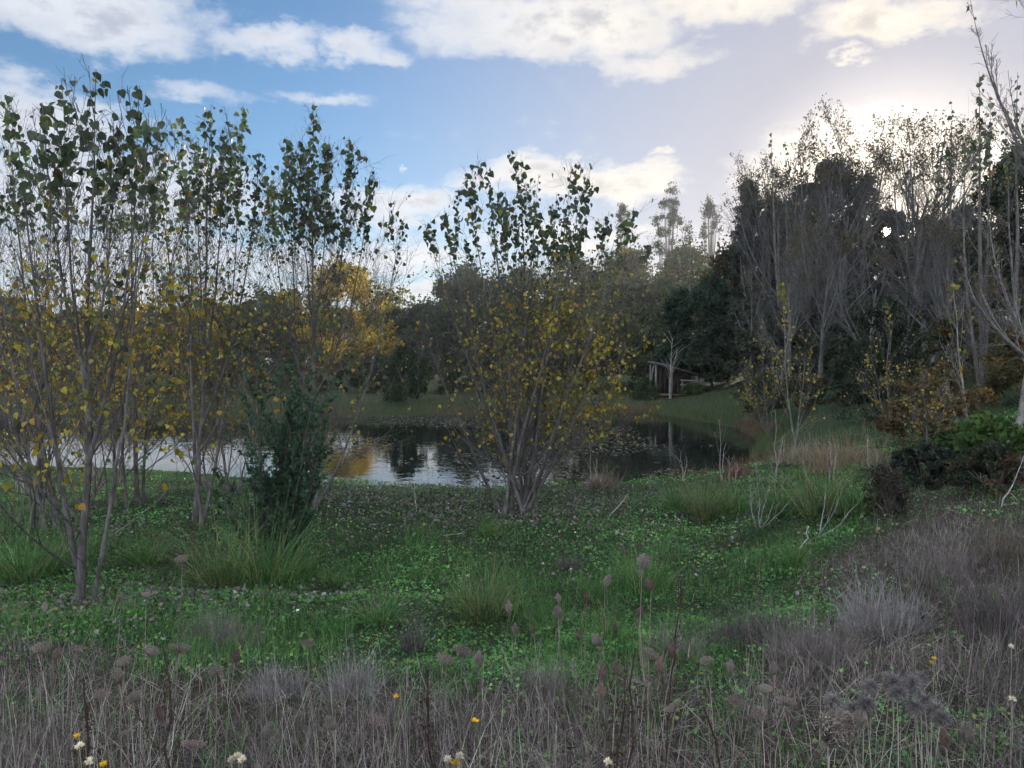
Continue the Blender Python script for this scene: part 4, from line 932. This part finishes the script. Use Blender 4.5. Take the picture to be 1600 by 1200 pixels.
# ------------------------------------------------------------------ grass tussocks
def tussock_mesh(seed, n=420, L=.62, straw=.12, col=(.080, .175, .050), w=.007):
    rng = np.random.default_rng(seed); G = Geo()
    a = rng.random(n) * 6.283; r = .20 * rng.random(n) ** .8
    base = np.stack([np.cos(a) * r, np.sin(a) * r, np.full(n, -.03)], 1)
    la = a + rng.normal(0, .9, n)
    c = mixcol(rng, n, [col, tuple(np.array(col) * .62), tuple(np.array(col) * 1.5), (.30, .26, .14)], [4, 3, 2, straw * 9])
    blades(G, base, L * rng.uniform(.25, 1.15, n), rng.uniform(.6, 1.2, n) * w, la, np.abs(rng.normal(.3, .3, n)), rng.normal(1.1, .7, n), c, 7, rng)
    return G.mesh('grass_tussock', M_GRASS)
TUS = [tussock_mesh(501), tussock_mesh(502, 520, .75), tussock_mesh(503, 300, .45), tussock_mesh(504, 560, .82, .25, (.085, .15, .055))]
GTU = 'grass tussocks in the hollow'
for k, (px, py, s, var, lab) in enumerate([
    (40, 912, 1.15, 1, 'big green tussock left of the nearest poplar, at the picture edge'),
    (232, 878, .95, 0, 'green tussock just right of the nearest poplar foot'),
    (150, 860, .8, 2, 'tussock behind the foot of the nearest poplar'),
    (345, 925, 1.0, 3, 'wide arching tussock in front of the evergreen shrub, its left half'),
    (415, 922, 1.15, 1, 'largest arching tussock right below the evergreen shrub'),
    (522, 918, .62, 2, 'small dense tussock right of the largest arching one'),
    (592, 975, .62, 0, 'upright yellow-green tussock alone in the open hollow'),
    (752, 968, .78, 3, 'tussock with reddish straw in the middle of the hollow'),
    (1240, 892, .72, 0, 'bright tussock on the open green at the foot of the sticks'),
    (1005, 925, .8, 0, 'tussock behind the tall dried carrot head'),
    (925, 930, .55, 2, 'little tussock left of the tall dried carrot head'),
    (538, 842, .42, 2, 'tiny tussock behind the evergreen shrub foot on the litter'),
    (1062, 800, 1.0, 1, 'shaggy tussock at the shore right of the broad poplar'),
    (1100, 812, 1.1, 3, 'large drooping tussock left of the pale dead sticks'),
    (1145, 800, .95, 0, 'tussock between the large drooping one and the dead sticks'),
    (1225, 808, 1.0, 1, 'tussock behind the pale dead sticks'),
    (1285, 808, 1.15, 3, 'big tussock under the right-hand dead stick'),
    (1340, 802, 1.0, 1, 'rightmost big tussock near the grey-brown shrub'),
    (985, 822, .6, 2, 'low tussock beside the fallen white stick'),
    (765, 838, .6, 0, 'dark rushy tussock at the foot of the broad poplar'),
    (90, 890, .9, 0, 'tussock between the picture edge and the nearest poplar foot'),
    (470, 905, .8, 0, 'tussock right of the evergreen shrub foot'),
    (850, 985, .5, 2, 'little tussock in the hollow below the broad poplar'),
    (660, 905, .5, 2, 'faint grass tuft in the open hollow left of the broad poplar line'),
    (950, 1005, .55, 0, 'tuft at the edge of the dry grass below the broad poplar')]):
    # the ground point seen at that pixel
    ds = np.linspace(2.5, 30, 900); pts = np.array([at(px, py, q) for q in ds]); hit = np.argmax(pts[:, 2] <= g(pts[:, 0], pts[:, 1]))
    p = pts[hit]
    o = link('grass_tussock', TUS[var]); props(o, lab, 'grass tuft', GTU)
    o.location = (p[0], p[1], gz(p[0], p[1])); o.rotation_euler = (0, 0, k * 1.7); o.scale = (s * (1 + .3 * math.sin(k * 2.3)), s * (1 + .25 * math.cos(k * 1.9)), s * (1 + .12 * math.sin(k * 5.1)))

def ground_hit(px, py):
    ds = np.linspace(1.2, 40, 1600); pts = np.array([at(px, py, q) for q in ds]); h = np.argmax(pts[:, 2] <= g(pts[:, 0], pts[:, 1])); return pts[h]

# ------------------------------------------------------------------ dead sticks and dry bushes
def sticks(label, base, tips, r, seed, name='dead_stick', cat='stick', col=(.22, .21, .20), n1=3):
    rng = np.random.default_rng(seed); b = ground_hit(*base); d = b[1]; b[2] = gz(b[0], b[1])
    E = empty(name, b, label, cat)
    P = np.stack([curve(b + np.array([rng.uniform(-.04, .04), rng.uniform(-.04, .04), -.04]), at(px, py, d + dz), .5, 9, rng, .012) for px, py, dz in tips])
    R = np.maximum(r * np.linspace(1, .3, 9), .0025)[None].repeat(len(P), 0)
    for q in range(len(P)):
        G = Geo(); tubes(G, P[q:q + 1], R[q:q + 1], 6, np.array(col)); G.build('stem', M_DEAD, E, b, True)
    if n1:
        P1, R1, _ = spawn(P, R, n1, .35, .95, 30, 10, .35, .3, 5, .03, .07, .6, rng, None, .002)
        G = Geo(); tubes(G, P1, R1, 4, np.array(col) * .9); G.build('twigs', M_DEAD, E, b, True, 'stuff')
sticks('pale dead shrub of bare stalks standing among the shore tussocks', (1185, 825), [(1182, 722, 0), (1205, 735, .2), (1240, 775, -.2), (1170, 750, .2), (1228, 742, .3)], .008, 601, 'dead_shrub', 'dead shrub', n1=5)
sticks('forked grey dead stick leaning over the right-hand tussocks', (1279, 842), [(1345, 778, 0), (1290, 770, .2), (1318, 760, -.1)], .0085, 602, 'dead_shrub', 'dead shrub', n1=4)
sticks('white broken stick leaning on the grass right of the broad poplar', (950, 808), [(982, 771, -.1)], .011, 603, n1=0, col=(.42, .41, .39))
sticks('thin white stick leaning beside the bright green bush', (1566, 792), [(1600, 712, .1)], .009, 604, n1=0, col=(.36, .35, .34))
sticks('pale upright stick by the bright tussock on the open green', (1255, 858), [(1264, 822, 0)], .010, 605, n1=0, col=(.5, .48, .45))
sticks('fallen pale branch lying on the litter left of the broad poplar', (660, 838), [(722, 833, .2), (700, 850, -.2)], .010, 606, n1=3, col=(.45, .43, .4))
sticks('thin pale stalk standing at the shore left of the broad poplar', (649, 800), [(648, 752, 0)], .008, 607, n1=2, col=(.4, .38, .35))
for j, (px, py, top) in enumerate([(1065, 752, 700), (1127, 752, 655), (1143, 755, 712), (1215, 745, 640), (1300, 750, 690), (1360, 745, 680), (925, 760, 690)]):
    sticks(['slim grey stalk rising from the shore grass over dark water', 'tallest bare stalk mirrored over the dark end of the pond', 'short stalk by the rust-brown sedge', 'grey stalk above the dead shrub', 'thin stalk over the brown grass mound',
            'thin stalk left of the blackish bramble', 'stalk at the right side of the broad poplar foot'][j], (px, py), [(px - 4, top, 0), (px + 8, (top + py) / 2 - 12, .1)], .008, 620 + j, 'dead_stalk', 'stalk', (.34, .32, .30), 4)

def dry_bush(label, px, py, hw, h, seed, col, n=750, fine=.0034):
    rng = np.random.default_rng(seed); b = ground_hit(px, py); b[2] = gz(b[0], b[1]); W = hw / F * b[1]; H = h / F * b[1]
    E = empty('dry_bush', b, label, 'dry bush', 'dry grey bushes of the near bank')
    n = int(n * np.clip(hw / 50, .15, 1.6)); G = Geo(); a = rng.random(n) * 6.283; r = W * .85 * rng.random(n) ** .7
    base = np.stack([np.cos(a) * r, np.sin(a) * r * .8, np.full(n, -.02)], 1)
    blades(G, base, H * rng.uniform(.2, 1.2, n) * (1.1 - .45 * (r / W)) * np.clip(1 + .5 * vnoise(np.cos(a) * r * 9, np.sin(a) * r * 9, 1, seed), .4, 1.5), np.full(n, fine) * rng.uniform(.7, 1.3, n) * max(1, b[1] / 4.5), a + rng.normal(0, 1.3, n), np.abs(rng.normal(.2, .4, n)) + .25 * r / W, rng.normal(.2, .9, n), np.array(col) * rng.uniform(.6, 1.5, (n, 1)), 4, rng)
    G.build('stems', M_DRY, E, (0, 0, 0), False, 'stuff')
PUR = (.195, .17, .168); GRY = (.26, .245, .25); DRK = (.11, .096, .098)
for q in [('dark purplish dry bush where the hollow meets the right bank', 1165, 1015, 75, 105, 701, DRK), ('grey wispy dry bush right of the dark purplish one', 1270, 1030, 85, 95, 702, PUR), ('grey dry bush farther right on the bank', 1380, 985, 80, 85, 703, GRY),
          ('dark dry bush at the right edge of the bank', 1570, 1000, 75, 110, 704, DRK), ('slumped grey thatch mound left of the hollow', 345, 1005, 80, 50, 705, PUR), ('dry bush right of centre at the lip of the hollow', 1060, 1030, 55, 55, 706, PUR),
          ('pale wispy dry tuft left of the yellow flower', 545, 1085, 55, 65, 707, GRY), ('grey dry tuft in the lower left grass', 430, 1090, 60, 60, 708, GRY), ('brown tangle of dry stems left of the tall dark dock', 850, 1085, 60, 55, 709, PUR),
          ('dry brownish bush on the upper right bank', 1470, 900, 75, 60, 710, PUR), ('dry brown bush at the upper right edge', 1570, 880, 70, 65, 711, (.13, .11, .09)), ('small dark weed bush upright on the green', 890, 890, 18, 40, 712, DRK), ('thin dark weed upright left of the middle tussock', 645, 1020, 18, 75, 713, DRK),
          ('rust-brown sedge clump at the dark end of the pond', 1150, 745, 30, 32, 714, (.16, .095, .075)), ('brown dry grass mound behind the shore tussocks', 1320, 735, 70, 62, 715, (.24, .17, .13)), ('grey-brown grass mound beside the pond end', 1250, 722, 50, 40, 716, (.24, .20, .16)),
          ('pale brown weeds at the right of the broad poplar foot', 940, 765, 30, 40, 717, (.19, .15, .125)), ('brown weeds below the leafless thicket', 1400, 745, 50, 50, 718, (.14, .11, .09))]:
    dry_bush(*q)

# ------------------------------------------------------------------ dried wild carrot, dock, thistle down and late flowers
def umbel_mesh(seed, close=.8, n=44, R=.036, col=(.26, .225, .20)):
    """a dried carrot head: spokes that curl up and in like a bird's nest, tipped with seeds"""
    rng = np.random.default_rng(seed); G = Geo()
    a = np.arange(n) * 2.39996; rr = np.sqrt((np.arange(n) + .5) / n)
    t = np.linspace(0, 1, 6)[None]
    out = R * rr[:, None] * (np.sin(t * np.pi * (.5 + .42 * close)) * (1 - .25 * close) + .12 * t); up = R * (1.55 * close + .5) * (t ** 1.1) * (1.15 - .25 * rr[:, None])
    P = np.stack([np.cos(a)[:, None] * out, np.sin(a)[:, None] * out, up], -1) + rng.normal(0, .0012, (n, 6, 3))
    tubes(G, P, np.full((n, 6), .0011) * np.linspace(1.2, .8, 6), 3, np.array(col), .2, rng)
    e = np.repeat(np.concatenate([P[:, -1], P[:, -1], P[:, -2], P[:, -3] * .5 + P[:, -2] * .5]), 5, 0) + rng.normal(0, .002, (n * 20, 3)); m = len(e); dirs = unit(randdir(m, rng) + np.array([0, 0, .5]))
    Q = np.stack([e, e + dirs * rng.uniform(.002, .006, (m, 1))], 1); tubes(G, Q, np.full((m, 2), .0009), 3, np.array(col) * 1.25, .3, rng)
    # bracts hanging under the head
    k = 8; b = rng.random(k) * 6.283; L = np.stack([np.zeros((k, 3)), np.stack([np.cos(b) * .012, np.sin(b) * .012, np.full(k, -.004)], 1), np.stack([np.cos(b) * .02, np.sin(b) * .02, np.full(k, -.016)], 1)], 1)
    tubes(G, L, np.full((k, 3), .0008), 3, np.array(col) * .8)
    return G.mesh('seed_head', M_DRY)
UMB = [umbel_mesh(801, 1.0), umbel_mesh(802, .8, 50, .040), umbel_mesh(803, .35, 46, .048), umbel_mesh(804, 1.0, 34, .030, (.19, .135, .12)), umbel_mesh(805, .1, 44, .055, (.24, .195, .18))]
def stalk(G, b, tip, r, col, rng, out=.3, wob=.006, K=9):
    P = curve(b, tip, out, K, rng, wob); tubes(G, P[None], np.maximum(r * np.linspace(1, .6, K), .001)[None], 5, np.array(col)); return P
def carrot(px, py, d, var, label, seed, s=1.0, name='wild_carrot', lean=.06):
    rng = np.random.default_rng(seed); tip = at(px, py, d)
    bx, by = tip[0] + rng.normal(0, lean), d + rng.normal(0, lean); b = np.array([bx, by, gz(bx, by) - .03])
    E = empty(name, b, label, 'dried flower', 'dried wild carrots in the near grass')
    G = Geo(); c = np.array((.20, .17, .14)) * rng.uniform(.6, 1.4)
    P = stalk(G, b, tip, .0019, c, rng, wob=.012)
    nb = rng.integers(0, 3)
    G.build('stem', M_TWIG, E, b, True)
    h = link('seed_head', UMB[var], E); h.location = tip - b; h.rotation_euler = (rng.normal(0, .25), rng.normal(0, .25), rng.random() * 6); h.scale = (s * .6,) * 3
CAR = [  # head position in the photo, distance, variant, scale, words that single it out
    (1003, 890, 2.15, 1, .95, 'tallest dried wild carrot head, over the tussock in the green hollow'), (945, 915, 2.2, 0, .75, 'dried carrot head left of the tallest one'), (1018, 922, 2.3, 3, 1.0, 'small dried carrot head just right below the tallest one'),
    (872, 942, 2.3, 0, .6, 'upper of the pair of carrot heads left on the green'), (876, 966, 2.2, 1, .75, 'double-looking pale carrot head on the green below the upper one'), (795, 957, 2.3, 0, .75, 'dried carrot head over the middle tussock'), (917, 938, 2.4, 3, .7, 'small oval carrot head between the pair and the left one'),
    (806, 992, 2.3, 0, .7, 'dried carrot head below the middle tussock'), (834, 990, 2.4, 3, .7, 'small carrot head right below the middle tussock'), (938, 1008, 2.2, 0, .85, 'brown carrot head on the green near the dry grass lip'), (903, 1000, 2.3, 3, .8, 'carrot head left of the brown one at the lip'),
    (997, 965, 2.3, 3, .85, 'dark small carrot head below the tallest tussock'), (962, 990, 2.4, 3, .7, 'little dark carrot head right of the brown one'), (1012, 1030, 2.1, 2, .85, 'shaggy open carrot head at centre right'), (1032, 1052, 2.0, 3, 1.0, 'dark carrot head under the shaggy open one'), (1052, 1028, 2.2, 3, .9, 'pale small carrot head right of the shaggy one'),
    (1106, 1040, 2.1, 2, .7, 'pale fringed carrot head below the dark purplish bush'), (1138, 1050, 2.1, 0, .7, 'carrot head right of the pale fringed one'), (1208, 1055, 2.0, 0, .75, 'rusty carrot head left of the fluffy heads'), (1195, 1085, 1.95, 2, .7, 'greyish carrot head below the rusty one'), (1228, 1102, 1.9, 4, .7, 'wide pale carrot head low right of centre'),
    (1187, 1125, 1.75, 1, .9, 'big brown carrot head in the lower right grass'), (1150, 1100, 1.9, 4, .6, 'flat faded carrot head in the lower right grass'), (1055, 1110, 1.8, 4, .7, 'flat faded carrot head left of the big brown one'), (942, 1060, 2.0, 3, .9, 'dark carrot head left of the tall dark dock'), (963, 1055, 2.1, 3, .85, 'dark carrot head beside the tall dark dock'), (941, 1090, 1.9, 3, .85, 'lower dark carrot head by the tall dark dock'),
    (748, 1040, 2.1, 0, .8, 'single carrot head above the yellow flower'), (722, 1025, 2.2, 4, .95, 'flat broad carrot head at the lip left of centre'), (695, 1035, 2.2, 4, .8, 'flat carrot head left of the broad one'), (285, 880, 2.3, 2, .7, 'pale open carrot head in front of the left tussocks'), (228, 935, 2.4, 2, .55, 'small open carrot head right of the nearest poplar foot'), (190, 937, 2.4, 0, .5, 'little closed carrot head right of the nearest poplar foot'),
    (70, 955, 2.4, 0, .6, 'carrot head left of the nearest poplar foot'), (65, 1020, 2.1, 2, .8, 'open carrot head in the left dry grass'), (85, 1030, 2.1, 3, .8, 'dark carrot head in the left dry grass'), (120, 1018, 2.2, 4, .6, 'flat carrot head in the left dry grass'), (186, 1068, 2.0, 0, .9, 'brown carrot head in the left dry grass, middle height'), (195, 1040, 2.1, 2, .7, 'open carrot head above the brown middle one'),
    (232, 1025, 2.1, 2, .8, 'pale feathery carrot head left of the slumped thatch'), (280, 1020, 2.1, 4, .9, 'broad feathery carrot head by the slumped thatch'), (158, 1090, 1.9, 4, .7, 'flat brown carrot head low on the left'), (212, 1097, 1.9, 2, .7, 'ragged carrot head low on the left'), (338, 1055, 2.1, 2, .7, 'grey carrot head below the slumped thatch'), (367, 1035, 2.2, 3, .9, 'rust-tipped carrot head below the slumped thatch'),
    (252, 1125, 1.8, 3, .9, 'dark pointed carrot head on the black stalk low left'), (415, 1155, 1.75, 0, .8, 'brown carrot head low near the white everlasting'), (523, 1140, 1.8, 0, .85, 'brown carrot head in the bottom grass left of centre'), (300, 1172, 1.7, 4, .8, 'flat faded carrot head at the bottom left'), (588, 1132, 1.8, 4, .7, 'flat carrot head in the bottom grass left of the yellow flower'),
    (1508, 1160, 1.7, 0, 1.0, 'brown round carrot head in the bottom right corner'), (1478, 1168, 1.75, 3, .9, 'small brown head left of the corner one'), (1342, 1140, 1.8, 1, .9, 'grey-brown carrot head among the fluffy heads'), (480, 1010, 2.3, 4, .6, 'flat carrot head in front of the arching tussock'), (1390, 1065, 2.0, 2, .7, 'carrot head above the fluffy heads')]
for j, (px, py, d, var, s, lab) in enumerate(CAR): carrot(px, py, d, var, lab, 900 + j, s)

def fluff_mesh(seed, R=.03, n=520, col=(.27, .25, .245)):
    rng = np.random.default_rng(seed); G = Geo(); d = randdir(n, rng); d[:, 2] *= .85; m = R * rng.uniform(.65, 1.1, (n, 1))
    P = np.stack([d * R * .15, d * m * .6 + rng.normal(0, .0015, (n, 3)), d * m + rng.normal(0, .003, (n, 3))], 1); tubes(G, P, np.full((n, 3), .00055), 3, np.array(col), .3, rng); return G.mesh('seed_head', M_DRY)
FLF = [fluff_mesh(821), fluff_mesh(822, .024), fluff_mesh(823, .045, 700, (.42, .42, .44))]
for j, (px, py, d, var, lab) in enumerate([(1358, 1072, 1.95, 1, 'upper left of the grey fluffy seed heads'), (1397, 1068, 1.9, 0, 'fluffy grey head at the top of the cluster'), (1427, 1068, 1.95, 0, 'fluffy head right of the topmost one'), (1402, 1083, 1.85, 1, 'broad fluffy head under the topmost one'), (1300, 1095, 1.9, 1, 'leftmost small fluffy head of the cluster'), (1353, 1100, 1.85, 1, 'fluffy head in the middle of the cluster'),
         (1445, 1095, 1.9, 1, 'fluffy head at the right of the cluster'), (1462, 1108, 1.85, 1, 'pale fluffy head below the right one'), (1470, 1122, 1.8, 1, 'lowest fluffy head at the right'), (1330, 1108, 1.85, 1, 'fluffy head left of the middle one'), (1430, 1105, 1.85, 1, 'fluffy head between middle and right ones'), (1292, 1160, 1.55, 2, 'large grey nest-like seed head on pale stalks at the bottom'), (1436, 1060, 2.0, 1, 'uppermost small fluffy head at the right of the cluster')]):
    rng = np.random.default_rng(960 + j); tip = at(px, py, d); b = np.array([tip[0] + rng.normal(0, .06), d + rng.normal(0, .05), 0]); b[2] = gz(b[0], b[1]) - .03
    E = empty('fluffy_seed_plant', b, lab, 'dried flower', 'fluffy grey seed heads'); G = Geo(); stalk(G, b, tip, .002, (.34, .31, .27), rng); G.build('stem', M_TWIG, E, b, True)
    h = link('seed_head', FLF[var] if var < 2 else UMB[1], E); h.location = tip - b
    if var == 2: h.scale = (1.15,) * 3; h.rotation_euler = (.5, .35, 0)

def dock(px, py0, py, d, label, seed, col=(.055, .035, .03)):
    rng = np.random.default_rng(seed); tip = at(px, py, d); b = np.array([tip[0] + rng.normal(0, .05), d, 0]); b[2] = gz(b[0], b[1]) - .03
    E = empty('dock_plant', b, label, 'dried plant', 'dark seed stalks in the near grass'); G = Geo(); P = stalk(G, b, tip, .0042, col, rng, wob=.01, K=14)
    P1, R1, _ = spawn(P[None], np.full((1, 14), .0025), 9, .35, .9, 24, 6, .3, .3, 6, .12, .04, .8, rng, lambda t: 1.2 - t, .0012); tubes(G, P1, R1, 4, np.array(col)); G.build('stem', M_TWIG, E, b, True)
    q = np.concatenate([P1[:, 2:].reshape(-1, 3), P[9:]]); q = np.repeat(q, 7, 0) + rng.normal(0, .007, (len(q) * 7, 3)); G = Geo(); scatter_leaves(G, q, rng.uniform(.005, .010, len(q)), np.array(col) * rng.uniform(.7, 1.9, (len(q), 1)), rng); G.build('seeds', M_DRY, E, b, False, 'stuff')
for q in [(668, 0, 1058, 2.1, 'dark seed stalk leaning left of the yellow flower', 971), (992, 0, 1020, 2.0, 'tall dark dock stalk at centre right', 972), (975, 0, 1060, 2.1, 'thin dark stalk left of the tall dock', 973), (255, 0, 1015, 2.0, 'black bare stalk in the lower left grass', 974), (1100, 0, 1105, 1.8, 'reddish dock stalk right of the tall dock', 975), (1062, 0, 900, 2.9, 'dark dry stalk on the green right of the tallest carrot head', 976), (130, 0, 1060, 2.0, 'dark thin stalk at the left among the straw', 977)]: dock(*q)

def flower(px, py, d, label, kind, seed):
    rng = np.random.default_rng(seed); tip = at(px, py, d); b = np.array([tip[0] + rng.normal(0, .02), d, 0]); b[2] = gz(b[0], b[1]) - .02
    yel = kind == 'y'
    E = empty('dandelion' if yel else 'everlasting_flower', b, label, 'flower', 'yellow flowers in the grass' if yel else 'white dried everlasting flowers'); G = Geo(); stalk(G, b, tip, .0016, (.10, .13, .05) if yel else (.3, .27, .22), rng); G.build('stem', M_TWIG, E, b, True)
    G = Geo(); n = 46 if yel else 60; a = rng.random(n) * 6.283; ti = rng.random(n) ** .7 * (1.25 if yel else 2.0); ax = np.stack([np.cos(a) * np.sin(ti), np.sin(a) * np.sin(ti), np.cos(ti)], 1); nn = unit(np.cross(ax, randdir(n, rng)))
    place(G, LONG_V, LONG_F, np.repeat(tip[None], n, 0), ax, nn, rng.uniform(.009, .014, n) * (1 if yel else .95), np.array((.85, .60, .02) if yel else (.78, .72, .62)) * rng.uniform(.85, 1.1, (n, 1))); G.build('flower_head', M_LEAF, E, b)
for q in [(742, 1128, 2.0, 'yellow dandelion in the bottom grass at centre', 'y', 981), (712, 1194, 1.7, 'yellow flower at the very bottom below the centre dandelion', 'y', 982), (162, 1197, 1.7, 'yellow flower at the bottom left by the white everlastings', 'y', 983), (120, 1152, 1.8, 'yellow bud above the white everlasting on the left', 'y', 984), (1460, 1030, 2.9, 'pale yellow flower on the right bank', 'y', 985), (1455, 1037, 2.8, 'second pale yellow flower on the right bank', 'y', 986), (619, 1090, 2.4, 'small yellow flower left of the dark leaning stalk', 'y', 987),
          (124, 1166, 1.7, 'round white everlasting head at the lower left', 'w', 988), (139, 1190, 1.65, 'white everlasting below the round one', 'w', 989), (362, 1188, 1.65, 'left of the white everlasting trio at the bottom', 'w', 990), (371, 1182, 1.66, 'upper of the white everlasting trio at the bottom', 'w', 991), (378, 1187, 1.64, 'right of the white everlasting trio at the bottom', 'w', 992), (718, 1182, 1.7, 'white seed puff beside the bottom yellow flower', 'w', 993), (700, 1187, 1.7, 'grey-white seed puff left of the bottom yellow flower', 'w', 994), (950, 1190, 1.65, 'white puff at the bottom right of centre', 'w', 995), (1580, 1010, 2.8, 'white flower at the right edge of the bank', 'w', 996), (1582, 1092, 2.2, 'white flower low at the right edge', 'w', 997)]: flower(*q)

# ------------------------------------------------------------------ the evening air
def haze():
    G = Geo(); box(G, (0, 170, 14.0), (800, 460, 36), (1, 1, 1))
    m = bpy.data.materials.new('haze'); m.use_nodes = True; nt = m.node_tree; nt.nodes.clear(); T = NT(nt)
    v = T.n('ShaderNodeVolumePrincipled'); v.inputs['Color'].default_value = (.93, .95, 1, 1); v.inputs['Density'].default_value = HAZE; v.inputs['Anisotropy'].default_value = .62
    o = T.n('ShaderNodeOutputMaterial'); nt.links.new(v.outputs[0], o.inputs['Volume'])
    try: m.cycles.homogeneous_volume = True
    except Exception: pass
    h = G.build('haze', m); props(h, 'thin evening haze between the trees', 'haze', None, 'stuff')
HAZE = 0.0004
haze()
